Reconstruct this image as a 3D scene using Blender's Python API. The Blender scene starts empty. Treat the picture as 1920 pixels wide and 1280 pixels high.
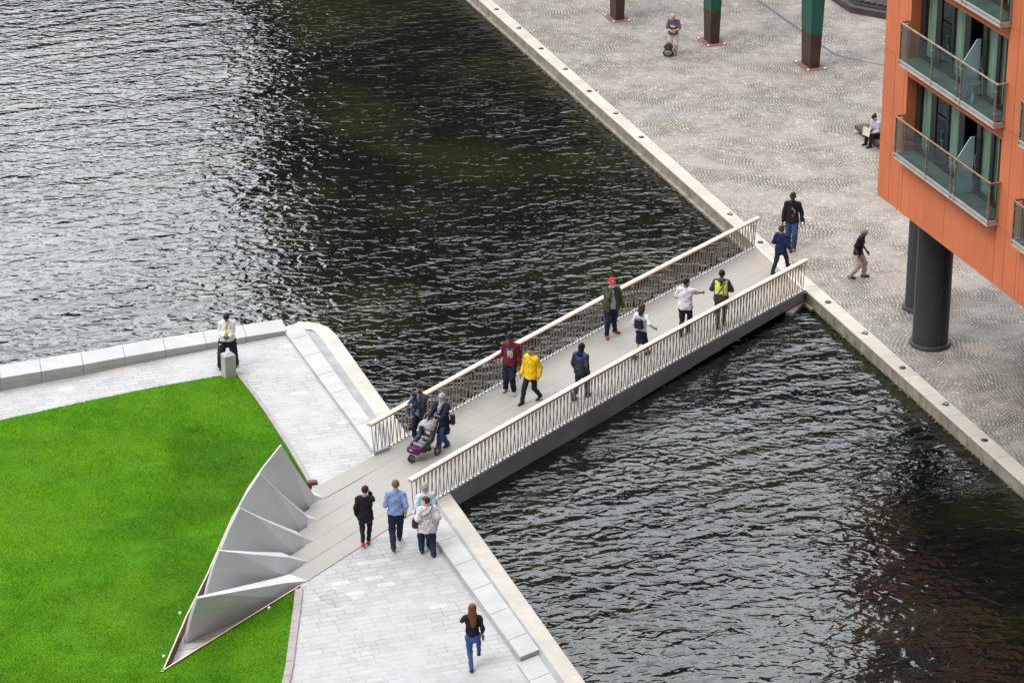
import bpy, bmesh, math, random
import numpy as np
from mathutils import Vector, Matrix
random.seed(7); np.random.seed(7)
SC = bpy.context.scene; COL = SC.collection
R = math.radians
# ------------------------------------------------------------------ camera, light, exposure
F, CAMH = 5500.0, 34.2
PITCH = math.atan(2340.0 / F)
cam = bpy.data.objects.new('camera', bpy.data.cameras.new('camera')); COL.objects.link(cam)
cam.location = (0, 0, CAMH); cam.rotation_euler = (math.pi / 2 - PITCH, 0, 0)
cam.data.sensor_width = 36; cam.data.lens = F / 1920 * 36; cam.data.clip_start = 1; cam.data.clip_end = 2000
SC.camera = cam
CLOUD_S, CLOUD_N = 5.2, 27.0
SUN_EL, SUN_AZ = 56, 212          # sun high on the left, overcast
world = bpy.data.worlds.new('World'); SC.world = world; world.use_nodes = True
wn = world.node_tree.nodes; wl = world.node_tree.links
bg = wn['Background']
sky = wn.new('ShaderNodeTexSky'); sky.sky_type = 'NISHITA'; sky.sun_disc = False
sky.sun_elevation = R(SUN_EL); sky.sun_rotation = R(90 - SUN_AZ); sky.dust_density = 4; sky.air_density = 1.0
hs = wn.new('ShaderNodeHueSaturation'); hs.inputs['Saturation'].default_value = 0.22
wl.new(sky.outputs[0], hs.inputs['Color'])
# cloud cover over the clear sky: bright thin cloud to the north, greyer behind
tc = wn.new('ShaderNodeTexCoord'); cn = wn.new('ShaderNodeTexNoise'); cn.inputs['Scale'].default_value = 2.2; cn.inputs['Detail'].default_value = 5
wl.new(tc.outputs['Generated'], cn.inputs['Vector'])
sx_ = wn.new('ShaderNodeSeparateXYZ'); wl.new(tc.outputs['Generated'], sx_.inputs[0])
def wmap(src, a, b, c, d):
    m = wn.new('ShaderNodeMapRange'); m.interpolation_type = 'SMOOTHSTEP'; wl.new(src, m.inputs[0])
    for i, v in zip((1, 2, 3, 4), (a, b, c, d)): m.inputs[i].default_value = v
    return m.outputs[0]
mu = wn.new('ShaderNodeMath'); mu.operation = 'MULTIPLY'; dt = wn.new('ShaderNodeVectorMath'); dt.operation = 'DOT_PRODUCT'; wl.new(tc.outputs['Generated'], dt.inputs[0]); dt.inputs[1].default_value = (-.05, .84, .54)
wl.new(wmap(dt.outputs['Value'], .55, .92, CLOUD_S, CLOUD_N), mu.inputs[0]); wl.new(wmap(cn.outputs[0], .35, .65, .82, 1.1), mu.inputs[1])
cc_ = wn.new('ShaderNodeMix'); cc_.data_type = 'RGBA'; cc_.blend_type = 'MULTIPLY'; cc_.inputs[0].default_value = 1; cc_.inputs[6].default_value = (.95, .98, 1.035, 1)
wl.new(mu.outputs[0], cc_.inputs[7])
cm = wn.new('ShaderNodeMix'); cm.data_type = 'RGBA'; cm.inputs[0].default_value = .82; wl.new(hs.outputs[0], cm.inputs[6]); wl.new(cc_.outputs[2], cm.inputs[7])
wl.new(cm.outputs[2], bg.inputs[0]); bg.inputs[1].default_value = 0.15
sun = bpy.data.lights.new('sun', 'SUN'); sun.energy = 1.5; sun.angle = R(24); sun.color = (1, .965, .92)
so = bpy.data.objects.new('sun', sun); COL.objects.link(so)
sd = Vector((math.cos(R(SUN_EL)) * math.cos(R(SUN_AZ)), math.cos(R(SUN_EL)) * math.sin(R(SUN_AZ)), math.sin(R(SUN_EL))))
so.rotation_euler = sd.to_track_quat('Z', 'Y').to_euler()
so.location = (-40, 60, 60)
SC.view_settings.view_transform = 'Standard'; SC.view_settings.look = 'None'
SC.view_settings.exposure = 0.42; SC.view_settings.gamma = 1
SC.cycles.use_denoising = True
SC.cycles.max_bounces = 6; SC.cycles.transparent_max_bounces = 12; SC.cycles.caustics_reflective = False
# ------------------------------------------------------------------ frames of reference
_fw = np.array([0, math.cos(PITCH), -math.sin(PITCH)]); _rt = np.array([1., 0, 0]); _up = np.array([0, math.sin(PITCH), math.cos(PITCH)])
def P(px, py, z=0.0):              # survey point: where the sight line through a photo point meets the level z
    d = _fw * F + _rt * (px - 960) - _up * (py - 640)
    k = (z - CAMH) / d[2]
    return np.array([d[0] * k, d[1] * k, z])
_O = P(1510, 575); _a = R(-71.7)
V = np.array([math.cos(_a), math.sin(_a)]); N = np.array([-V[1], V[0]])
def Q(s, t, z=0.0):                # s along the canal, t across it towards the cobbled quay
    q = _O[:2] + V * s + N * t
    return (q[0], q[1], z)
def ST(p): d = np.array(p[:2]) - _O[:2]; return d @ V, d @ N
ANG_V = _a; ANG_N = _a + math.pi / 2
# ------------------------------------------------------------------ object helpers
def tag(o, label=None, cat=None, group=None, kind=None):
    if label: o['label'] = label
    if cat: o['category'] = cat
    if group: o['group'] = group
    if kind: o['kind'] = kind
    return o
def thing(name, label, cat, loc=(0, 0, 0), rz=0, group=None):
    o = bpy.data.objects.new(name, None); COL.objects.link(o); o.location = loc; o.rotation_euler = (0, 0, rz)
    o.empty_display_size = .2
    return tag(o, label, cat, group)
def link_mesh(name, me, parent=None, local=False):
    o = bpy.data.objects.new(name, me); COL.objects.link(o)
    if parent is not None:
        o.parent = parent
        if not local:
            bpy.context.view_layer.update()
            o.matrix_parent_inverse = parent.matrix_world.inverted()
    return o
class MB:
    def __init__(s): s.v = []; s.f = []; s.m = []
    def add(s, vs, fs, mi=0):
        b = len(s.v); s.v += [tuple(map(float, v)) for v in vs]
        s.f += [tuple(b + i for i in f) for f in fs]; s.m += [mi] * len(fs); return s
    def box(s, c, d, rz=0, M=None, mi=0):
        hx, hy, hz = d[0] / 2, d[1] / 2, d[2] / 2; vs = []
        for x, y, z in ((-1,-1,-1),(1,-1,-1),(1,1,-1),(-1,1,-1),(-1,-1,1),(1,-1,1),(1,1,1),(-1,1,1)):
            p = Vector((x*hx, y*hy, z*hz))
            if M is not None: p = M @ p
            elif rz: p = Matrix.Rotation(rz, 3, 'Z') @ p
            vs.append((p.x + c[0], p.y + c[1], p.z + c[2]))
        return s.add(vs, [(3,2,1,0),(4,5,6,7),(0,1,5,4),(1,2,6,5),(2,3,7,6),(3,0,4,7)], mi)
    def prism(s, pts, z0, z1, mi=0):      # pts: (x,y) ccw or cw
        n = len(pts); z0 = z0 if hasattr(z0, '__len__') else [z0]*n; z1 = z1 if hasattr(z1, '__len__') else [z1]*n
        a = sum(pts[i][0]*pts[(i+1)%n][1] - pts[(i+1)%n][0]*pts[i][1] for i in range(n))
        if a < 0: pts = pts[::-1]; z0 = z0[::-1]; z1 = z1[::-1]
        vs = [(p[0], p[1], z) for p, z in zip(pts, z0)] + [(p[0], p[1], z) for p, z in zip(pts, z1)]
        fs = [tuple(range(n))[::-1], tuple(range(n, 2*n))] + [(i, (i+1)%n, n+(i+1)%n, n+i) for i in range(n)]
        return s.add(vs, fs, mi)
    def sheet(s, pts, mi=0):
        n = len(pts); a = sum(pts[i][0]*pts[(i+1)%n][1] - pts[(i+1)%n][0]*pts[i][1] for i in range(n))
        if a < 0: pts = pts[::-1]
        return s.add(pts, [tuple(range(n))], mi)
    def tube(s, path, r, n=8, mi=0, caps=True):
        path = [Vector(p) for p in path]; k = len(path); rs = r if hasattr(r, '__len__') else [r]*k; vs = []
        for i, p in enumerate(path):
            d = (path[min(i+1, k-1)] - path[max(i-1, 0)])
            if d.length < 1e-9: d = Vector((0,0,1))
            d.normalize(); a = Vector((0,0,1)) if abs(d.z) < .9 else Vector((1,0,0))
            e1 = d.cross(a).normalized(); e2 = d.cross(e1)
            for j in range(n):
                t = 2*math.pi*j/n; vs.append(tuple(p + (e1*math.cos(t) + e2*math.sin(t))*rs[i]))
        fs = [(i*n+j, i*n+(j+1)%n, (i+1)*n+(j+1)%n, (i+1)*n+j) for i in range(k-1) for j in range(n)]
        if caps: fs += [tuple(range(n)), tuple(range((k-1)*n, k*n))[::-1]]
        return s.add(vs, fs, mi)
    def lathe(s, prof, c=(0,0,0), n=24, mi=0):
        k = len(prof); vs = [(c[0]+r*math.cos(2*math.pi*j/n), c[1]+r*math.sin(2*math.pi*j/n), c[2]+z) for r, z in prof for j in range(n)]
        fs = [(i*n+j, i*n+(j+1)%n, (i+1)*n+(j+1)%n, (i+1)*n+j) for i in range(k-1) for j in range(n)]
        fs += [tuple(range(n))[::-1], tuple(range((k-1)*n, k*n))]
        return s.add(vs, fs, mi)
    def build(s, name, mats, parent=None, smooth=False, bevel=0, local=False, fix=True):
        me = bpy.data.meshes.new(name); me.from_pydata(s.v, [], s.f)
        mats = mats if isinstance(mats, (list, tuple)) else [mats]
        for m in mats: me.materials.append(m)
        if any(s.m): me.polygons.foreach_set('material_index', s.m)
        if fix:
            bm = bmesh.new(); bm.from_mesh(me); bmesh.ops.recalc_face_normals(bm, faces=bm.faces); bm.to_mesh(me); bm.free()
        if smooth:
            me.polygons.foreach_set('use_smooth', [True]*len(me.polygons))
            try: me.set_sharp_from_angle(angle=R(40))
            except Exception: pass
        o = link_mesh(name, me, parent, local)
        if bevel:
            b = o.modifiers.new('edge', 'BEVEL'); b.width = bevel; b.segments = 2; b.limit_method = 'ANGLE'; b.angle_limit = R(40)
        return o
def struct(o): o['kind'] = 'structure'; return o
def st_prism(mb, pts, z0, z1, mi=0): return mb.prism([Q(*p)[:2] for p in pts], z0, z1, mi)
# ------------------------------------------------------------------ materials
class NT:
    def __init__(s, name):
        s.m = bpy.data.materials.new(name); s.m.use_nodes = True; s.t = s.m.node_tree; s.b = s.t.nodes['Principled BSDF']
    def n(s, typ, **kw):
        o = s.t.nodes.new('ShaderNode' + typ)
        for k, v in kw.items(): setattr(o, k, v)
        return o
    def set(s, sock, val):
        if hasattr(val, 'is_output') or isinstance(val, bpy.types.NodeSocket): s.t.links.new(val, sock)
        else: sock.default_value = val
    def math(s, op, a, b=0.0, c=None, clamp=False):
        o = s.n('Math', operation=op); o.use_clamp = clamp; s.set(o.inputs[0], a); s.set(o.inputs[1], b)
        if c is not None: s.set(o.inputs[2], c)
        return o.outputs[0]
    def vdot(s, a, vec):
        o = s.n('VectorMath', operation='DOT_PRODUCT'); s.set(o.inputs[0], a); o.inputs[1].default_value = vec; return o.outputs['Value']
    def pos(s): return s.n('NewGeometry').outputs['Position']
    def comb(s, x, y, z=0.0):
        o = s.n('CombineXYZ'); s.set(o.inputs[0], x); s.set(o.inputs[1], y); s.set(o.inputs[2], z); return o.outputs[0]
    def noise(s, vec, scale, detail=3, rough=.55, dist=0):
        o = s.n('TexNoise'); s.set(o.inputs['Vector'], vec); o.inputs['Scale'].default_value = scale
        o.inputs['Detail'].default_value = detail; o.inputs['Roughness'].default_value = rough; o.inputs['Distortion'].default_value = dist
        return o.outputs[0]
    def ramp(s, fac, lo, hi, a=0., b=1.):
        o = s.n('MapRange'); o.interpolation_type = 'SMOOTHSTEP'; s.set(o.inputs[0], fac)
        for i, v in zip((1,2,3,4), (lo, hi, a, b)): s.set(o.inputs[i], v)
        return o.outputs[0]
    def mix(s, fac, a, b, blend='MIX'):
        o = s.n('Mix', data_type='RGBA', blend_type=blend); s.set(o.inputs[0], fac)
        for i, v in ((6, a), (7, b)):
            if isinstance(v, (tuple, list)): v = (*v[:3], 1)
            s.set(o.inputs[i], v)
        return o.outputs[2]
    def bump(s, h, strength=1., dist=1.):
        o = s.n('Bump'); s.set(o.inputs['Height'], h); o.inputs['Strength'].default_value = strength; o.inputs['Distance'].default_value = dist
        s.t.links.new(o.outputs[0], s.b.inputs['Normal'])
    def out(s, col=None, rough=None, metal=None, ior=None, spec=None):
        if col is not None: s.set(s.b.inputs['Base Color'], (*col[:3], 1) if isinstance(col, (tuple, list)) else col)
        if rough is not None: s.set(s.b.inputs['Roughness'], rough)
        if metal is not None: s.set(s.b.inputs['Metallic'], metal)
        if ior is not None: s.b.inputs['IOR'].default_value = ior
        if spec is not None: s.b.inputs['Specular IOR Level'].default_value = spec
        return s.m
def mat(name, c, rough=.6, var=.25, scale=6., bump=0., bscale=None, metal=0., spec=.5, c2=None, stretch=None):
    t = NT(name); p = t.pos()
    if stretch:
        o = t.n('VectorMath', operation='MULTIPLY'); t.set(o.inputs[0], p); o.inputs[1].default_value = stretch; p = o.outputs[0]
    f = t.ramp(t.noise(p, scale, 4, .6), .25, .75)
    lo = tuple(x*(1-var) for x in c); hi = c2 or tuple(min(1, x*(1+var*.6)) for x in c)
    if bump: t.bump(t.noise(p, bscale or scale*3, 3), 1., bump)
    return t.out(t.mix(f, lo, hi), rough, metal, spec=spec)
def st_coords(t):
    p = t.pos(); o = t.n('VectorMath', operation='SUBTRACT'); t.set(o.inputs[0], p); o.inputs[1].default_value = tuple(_O)
    q = o.outputs[0]; return t.vdot(q, (V[0], V[1], 0)), t.vdot(q, (N[0], N[1], 0)), p
def cobble_mat():
    t = NT('cobbles'); s, tt, p = st_coords(t)
    w, Rr, h, cb = 2.1, 1.4, .135, .125
    warp = t.noise(p, .5, 2); s = t.math('ADD', s, t.math('MULTIPLY', warp, .5)); tt = t.math('ADD', tt, t.math('MULTIPLY', t.noise(p, .43, 2), .5))
    cf = t.math('DIVIDE', tt, w); col = t.math('FLOOR', cf); xl = t.math('MULTIPLY', t.math('SUBTRACT', t.math('FRACT', cf), .5), w)
    y = t.math('ADD', s, t.math('SQRT', t.math('SUBTRACT', Rr*Rr, t.math('MULTIPLY', xl, xl))))
    y = t.math('ADD', y, t.math('MULTIPLY', col, .071))
    yr = t.math('DIVIDE', y, h); row = t.math('FLOOR', yr); fy = t.math('FRACT', yr)
    al = t.math('MULTIPLY', t.math('ARCSINE', t.math('DIVIDE', xl, Rr)), Rr)
    wn_ = t.n('TexWhiteNoise', noise_dimensions='2D'); t.set(wn_.inputs['Vector'], t.comb(row, col)); 
    ar = t.math('ADD', t.math('DIVIDE', al, cb), wn_.outputs['Value']); cc = t.math('FLOOR', ar); fx = t.math('FRACT', ar)
    e = t.math('MINIMUM', t.math('MINIMUM', fy, t.math('SUBTRACT', 1., fy)), t.math('MINIMUM', fx, t.math('SUBTRACT', 1., fx)))
    jw = t.ramp(t.noise(p, .8, 4, .65), .36, .62, .05, .20)
    stone = t.n('MapRange'); stone.interpolation_type = 'SMOOTHSTEP'; t.set(stone.inputs[0], e); t.set(stone.inputs[1], t.math('MULTIPLY', jw, .4)); t.set(stone.inputs[2], t.math('ADD', jw, .06))
    wc = t.n('TexWhiteNoise', noise_dimensions='3D'); t.set(wc.inputs['Vector'], t.comb(cc, row, col))
    r1 = wc.outputs['Value']
    base = t.mix(r1, (.235,.213,.188), (.37,.34,.308))
    base = t.mix(t.math('MULTIPLY', t.ramp(r1, .93, .97), .4), base, (.6, .58, .55))
    big = t.ramp(t.noise(p, .33, 5, .6), .35, .7)
    base = t.mix(t.math('MULTIPLY', big, .4), base, (.40, .37, .34))
    base = t.mix(t.ramp(t.noise(p, .17, 4, .6), .5, .68, 0, .5), base, (.30, .27, .25))
    white = t.ramp(t.noise(p, .8, 6, .72, .5), .57, .66)
    base = t.mix(t.math('MULTIPLY', white, .5), base, (.62, .59, .53))
    tan = t.ramp(t.noise(t.comb(t.math('ADD', s, 31.), tt), .35, 4), .6, .72)
    base = t.mix(t.math('MULTIPLY', tan, .35), base, (.5, .38, .26))
    jn = t.mix(t.ramp(t.noise(p, .6, 3), .45, .65), (.075, .065, .05), (.07, .085, .03))
    jn = t.mix(t.math('MULTIPLY', t.ramp(t.noise(p, .45, 5, .7), .44, .62), .85), jn, (.30, .27, .24))
    colr = t.mix(stone.outputs[0], jn, base)
    t.bump(t.math('ADD', stone.outputs[0], t.math('MULTIPLY', r1, .35)), .4, .010)
    return t.out(colr, .75, spec=.3)
def paver_mat(name='granite_pavers', c1=(.50,.50,.49), c2=(.60,.60,.585), mortar=(.15,.147,.138), bw=.44, rh=.215, ang=0.0, ms=.011):
    t = NT(name); s, tt, p = st_coords(t)
    if ang:
        ca, sa = math.cos(ang), math.sin(ang)
        s, tt = t.math('SUBTRACT', t.math('MULTIPLY', s, ca), t.math('MULTIPLY', tt, sa)), t.math('ADD', t.math('MULTIPLY', s, sa), t.math('MULTIPLY', tt, ca))
    # ragged course lengths: shift each course by its own amount
    rw = t.math('FLOOR', t.math('DIVIDE', s, rh)); wnn = t.n('TexWhiteNoise', noise_dimensions='1D'); t.set(wnn.inputs['W'], rw)
    tt2 = t.math('ADD', tt, t.math('MULTIPLY', wnn.outputs['Value'], .3))
    b = t.n('TexBrick'); t.set(b.inputs['Vector'], t.comb(tt2, s)); b.inputs['Scale'].default_value = 1
    b.inputs['Brick Width'].default_value = bw; b.inputs['Row Height'].default_value = rh; b.inputs['Mortar Size'].default_value = ms
    b.inputs['Mortar Smooth'].default_value = .35; b.offset = .5
    b.inputs['Color1'].default_value = (*c1, 1); b.inputs['Color2'].default_value = (*c2, 1)
    jm = t.ramp(t.noise(p, .55, 4, .65), .30, .60)
    mc = t.mix(jm, tuple(x*.92 for x in c1), mortar); t.set(b.inputs['Mortar'], mc)
    cxy = t.comb(t.math('FLOOR', t.math('DIVIDE', t.math('ADD', tt2, t.math('MULTIPLY', t.math('MODULO', rw, 2.), bw/2)), bw)), rw)
    w2 = t.n('TexWhiteNoise', noise_dimensions='2D'); t.set(w2.inputs['Vector'], cxy)
    col = t.mix(t.ramp(t.noise(p, .7, 6, .68), .4, .72), b.outputs['Color'], (.40, .40, .395))
    col = t.mix(t.ramp(w2.outputs['Value'], .975, .985, 0, .4), col, (.62, .62, .61))
    col = t.mix(t.ramp(t.noise(p, 2.3, 5, .75, .8), .57, .68, 0, .5), col, (.27, .27, .27))
    col = t.mix(t.ramp(t.noise(t.comb(tt, s, 7.), .45, 3), .62, .74, 0, .35), col, (.55, .47, .36))
    col = t.mix(t.math('MULTIPLY', t.noise(p, 40, 2), .3), col, (.42, .42, .42))
    t.bump(b.outputs['Fac'], -.5, .004)
    return t.out(col, .7, spec=.35)
def slab_mat(name, c, c2, stain=(.4,.36,.3), amt=.4, jp=None, jdir='s', jcol=(.2,.19,.17)):
    t = NT(name); s, tt, p = st_coords(t)
    col = t.mix(t.ramp(t.noise(p, 1.3, 6, .65), .3, .7), c, c2)
    col = t.mix(t.ramp(t.noise(p, .9, 5, .7, .6), .55, .72, 0, amt), col, stain)
    col = t.mix(t.math('MULTIPLY', t.noise(p, 55, 2), .35), col, tuple(x*.72 for x in c))
    if jp:
        a = s if jdir == 's' else tt
        wv = t.math('ADD', a, t.math('MULTIPLY', t.noise(p, .4), .02))
        k = t.math('DIVIDE', wv, jp); f = t.math('FRACT', k)
        wnn = t.n('TexWhiteNoise', noise_dimensions='1D'); t.set(wnn.inputs['W'], t.math('FLOOR', k))
        col = t.mix(t.math('MULTIPLY', wnn.outputs['Value'], .35), col, tuple(x*.68 for x in c))
        e = t.math('MINIMUM', f, t.math('SUBTRACT', 1., f))
        col = t.mix(t.ramp(e, .008/jp, .02/jp, .8, 0), col, jcol)
    t.bump(t.noise(p, 30, 4), .5, .004)
    return t.out(col, .7, spec=.35)
def water_mat():
    t = NT('canal_water'); p = t.pos()
    def rot(ang, sx, sy, off=0.):
        ca, sa = math.cos(R(ang)), math.sin(R(ang))
        return t.comb(t.math('MULTIPLY', t.vdot(p, (ca, sa, 0)), sx), t.math('MULTIPLY', t.vdot(p, (-sa, ca, 0)), sy), off)
    mod = t.ramp(t.noise(p, .12, 3), .3, .7, .75, 1.25)
    big = t.noise(rot(24, .30, 1.0), 1.05, 2, .4, .3)
    mid = t.noise(rot(6, .62, 1.0, 3.), 3.1, 1.5, .5, .7)
    fine = t.noise(rot(-6, .7, 1.0, 9.), 6.5, 2, .5, .3)
    h = t.math('ADD', t.math('MULTIPLY', big, .095), t.math('MULTIPLY', mid, .056))
    h = t.math('ADD', h, t.math('MULTIPLY', fine, .013)); h = t.math('MULTIPLY', h, mod)
    t.bump(h, 1., 1.)
    deep = t.mix(t.ramp(t.noise(p, .16, 4, .6), .42, .68), (.0015, .0032, .0028), (.010, .0125, .003))
    return t.out(deep, .012, ior=1.43)
def deck_mat():
    t = NT('deck_resin'); p = t.pos()
    col = t.mix(t.noise(p, 60, 3, .7), (.268, .256, .228), (.375, .362, .33))
    col = t.mix(t.ramp(t.noise(p, .5, 5, .6), .4, .7, 0, .4), col, (.25, .24, .22))
    g = t.ramp(t.vdot(p, (1, 0, 0)), 7.2, 8.6)
    rust = t.math('MULTIPLY', g, t.ramp(t.noise(p, 1.6, 4), .42, .62))
    col = t.mix(t.math('MULTIPLY', rust, .55), col, (.5, .32, .18))
    t.bump(t.noise(p, 90, 2), .5, .004)
    return t.out(col, .75, spec=.3)
def facade_mat():
    t = NT('terracotta_render'); s, tt, p = st_coords(t)
    z = t.vdot(p, (0, 0, 1))
    str_ = t.noise(t.comb(t.math('MULTIPLY', s, 6.), t.math('MULTIPLY', tt, 6.), t.math('MULTIPLY', z, .5)), 1., 5, .65)
    col = t.mix(t.ramp(str_, .3, .75), (.61, .172, .072), (.67, .20, .087))
    col = t.mix(t.ramp(t.noise(p, .6, 5), .4, .7, 0, .35), col, (.43, .12, .05))
    col = t.mix(t.ramp(t.noise(t.comb(t.math('MULTIPLY', s, 3.3), t.math('MULTIPLY', tt, 3.), t.math('MULTIPLY', z, .16)), 1., 4, .6), .6, .78, 0, .22), col, (.64, .30, .19))
    t.bump(t.noise(p, 25, 3), .4, .004)
    return t.out(col, .62, spec=.4)
def grass_mat(name, a, b, c):
    t = NT(name); p = t.pos()
    f = t.ramp(t.noise(p, 1.1, 5, .6), .33, .68); f2 = t.ramp(t.noise(p, 7., 4, .7), .35, .7)
    col = t.mix(f, a, b); col = t.mix(t.math('MULTIPLY', f2, .55), col, c)
    col = t.mix(t.ramp(t.noise(p, .28, 3), .38, .66, 0, .5), col, tuple(x*y for x, y in zip(c, (1.15, 1.08, .9))))
    col = t.mix(t.ramp(t.noise(p, .19, 3), .46, .64, 0, .55), col, tuple(x*.56 for x in a))
    return t.out(col, .8, spec=.08)
M = {}
M['cobbles'] = cobble_mat(); M['pavers'] = paver_mat(c1=(.31,.308,.30), c2=(.39,.388,.378)); M['water'] = water_mat(); M['deck'] = deck_mat(); M['facade'] = facade_mat()
M['kerb'] = slab_mat('quay_coping', (.48,.44,.37), (.58,.54,.47), (.46,.33,.21), .45, 1.45, 's')
M['kerbwall'] = None
M['cream'] = slab_mat('cream_coping', (.44,.41,.36), (.54,.515,.46), (.52,.42,.34), .35, 1.75, 's', (.36,.33,.28))
M['greystrip'] = slab_mat('grey_strip', (.25,.255,.26), (.36,.365,.37), (.24,.24,.25), .4)
M['granite'] = slab_mat('pale_granite', (.38,.38,.375), (.47,.47,.465), (.48,.47,.44), .3)
M['granite_side'] = slab_mat('granite_side', (.36,.355,.345), (.44,.435,.42), (.27,.26,.24), .5)
M['steelgrey'] = mat('painted_grey_steel', (.55,.555,.57), .5, .06, 1.5, .0015, 30, spec=.5)
M['beam'] = mat('dark_grey_steel', (.30,.305,.32), .42, .2, 1.2, spec=.5)
M['bar'] = mat('stainless_bar', (.29,.25,.21), .4, .12, 8, metal=.25)
M['bracket'] = mat('pale_bracket', (.72,.72,.72), .45, .1, 8)
M['handrail'] = mat('pale_copper_rail', (.66,.50,.40), .45, .12, 1.0, c2=(.74,.60,.50))
M['copper'] = mat('copper_edge', (.42,.22,.13), .45, .2, 5)
M['corten'] = mat('weathered_steel', (.12,.05,.035), .7, .35, 5)
M['cortenlip'] = mat('steel_lip', (.50,.40,.32), .5, .2, 5)
M['lawnkerb'] = mat('brown_kerb_stone', (.30,.26,.25), .7, .2, 3)
M['soil'] = grass_mat('turf', (.04,.16,.004), (.06,.20,.005), (.05,.14,.006))
M['grass'] = grass_mat('grass_blades', (.085,.29,.001), (.185,.46,.001), (.27,.48,.012))
M['black'] = mat('black_paint', (.02,.021,.023), .45, .2, 3)
M['charcoal'] = mat('charcoal_column', (.035,.036,.04), .5, .15, 3)
M['charcoal2'] = mat('charcoal_ring', (.06,.062,.068), .45, .15, 3)
M['winframe'] = mat('dark_window_frame', (.022,.02,.022), .4, .2, 4)
M['slab'] = mat('balcony_steel', (.46,.435,.40), .45, .15, 3, metal=.2)
M['balfloor'] = mat('balcony_floor', (.13,.125,.09), .7, .3, 3)
M['wood'] = mat('weathered_wood', (.25,.17,.115), .6, .3, 4, stretch=(.4,.4,4))
M['darkwood'] = mat('dark_timber', (.035,.024,.026), .6, .35, 3, c2=(.075,.055,.06))
M['postbrown'] = mat('brown_painted_steel', (.045,.022,.016), .6, .3, 3, c2=(.06,.032,.018))
M['postgreen'] = mat('green_glazed_cladding', (.004,.075,.055), .4, .4, 5, c2=(.006,.105,.075), stretch=(1,1,8))
M['plate'] = mat('rusty_plate', (.21,.10,.08), .7, .25, 4)
M['white'] = mat('white_paint', (.78,.78,.76), .5, .05, 4)
M['drain'] = mat('drain_channel', (.11,.115,.125), .5, .2, 5)
M['chrome'] = mat('polished_steel', (.6,.6,.6), .2, .1, 4, metal=1)
M['curtain'] = mat('pale_green_curtain', (.33,.38,.28), .9, .35, 3, stretch=(7,7,.3))
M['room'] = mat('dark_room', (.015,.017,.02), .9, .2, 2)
M['frost'] = mat('frosted_panel', (.42,.58,.62), .3, .08, 2)
M['brick'] = mat('brown_brick', (.06,.04,.03), .85, .3, 1)
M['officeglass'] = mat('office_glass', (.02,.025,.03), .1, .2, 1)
M['foliage'] = mat('tree_foliage', (.03,.05,.012), .7, .4, 2)
def glass_mat(nm, tint):
    t = NT(nm); t.b.inputs['Transmission Weight'].default_value = 1
    nd = t.t.nodes; tr = t.n('BsdfTransparent'); tr.inputs[0].default_value = tint
    gl = t.n('BsdfGlossy'); gl.inputs['Roughness'].default_value = .03; gl.inputs[0].default_value = (.9, .95, .95, 1)
    fr = t.n('Fresnel'); fr.inputs[0].default_value = 1.45; mx = t.n('MixShader')
    ge = t.n('NewGeometry'); t.t.links.new(t.math('MULTIPLY', fr.outputs[0], t.math('SUBTRACT', 1., ge.outputs['Backfacing'])), mx.inputs[0]); t.t.links.new(tr.outputs[0], mx.inputs[1]); t.t.links.new(gl.outputs[0], mx.inputs[2])
    t.t.links.new(mx.outputs[0], nd['Material Output'].inputs[0]); nd.remove(t.b); return t.m
M['glass'] = glass_mat('window_glass', (.88, .95, .945, 1)); M['balglass'] = glass_mat('teal_balcony_glass', (.72, .86, .87, 1))
def quay_wall_mat():
    t = NT('quay_wall_stone'); s, tt, p = st_coords(t); z = t.vdot(p, (0, 0, 1))
    col = t.mix(t.ramp(t.noise(p, 2.5, 5), .3, .7), (.22,.195,.155), (.34,.305,.25))
    col = t.mix(t.ramp(t.noise(t.comb(t.math('MULTIPLY', s, 3.), 0., z), 2., 5, .7), .5, .65, 0, .6), col, (.09,.075,.05))
    zz = t.math('ADD', z, t.math('MULTIPLY', t.noise(p, 3., 4), .16))
    col = t.mix(t.ramp(zz, -.38, -.31, 1, 0), col, t.mix(t.noise(p, 8, 3), (.045,.045,.015), (.10,.095,.03)))
    t.bump(t.noise(p, 14, 4), .7, .02); return t.out(col, .8, spec=.3)
M['kerbwall'] = quay_wall_mat()
CUT = {}
WATER_Z = -.47
# ------------------------------------------------------------------ setting: ground, water, quay, terrace
g = MB(); g.sheet([(-900, -600, -3), (900, -600, -3), (900, 1500, -3), (-900, 1500, -3)])
struct(g.build('ground', M['balfloor'], fix=False))
w = MB(); w.sheet([Q(70, -90, WATER_Z), Q(70, 3, WATER_Z), Q(-130, 3, WATER_Z), Q(-130, -90, WATER_Z)])
struct(w.build('water', M['water'], fix=False))
KO, KI = .55, 1.06
q = MB(); st_prism(q, [(-120, KI), (60, KI), (60, 90), (-120, 90)], -3, 0)
struct(q.build('cobbled_quay', M['cobbles']))
k = MB(); st_prism(k, [(-120, KO), (60, KO), (60, KI-.004), (-120, KI-.004)], -.07, .006)
struct(k.build('kerb', M['kerb'], bevel=.025))
k = MB(); st_prism(k, [(-120, KO+.03), (60, KO+.03), (60, KI-.01), (-120, KI-.01)], -3, -.074)
st_prism(k, [(-120, KO-.10), (-.6, KO-.10), (-.6, KO+.026), (-120, KO+.026)], -3, -.36)
struct(k.build('quay_wall', M['kerbwall'], bevel=.02))
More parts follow.
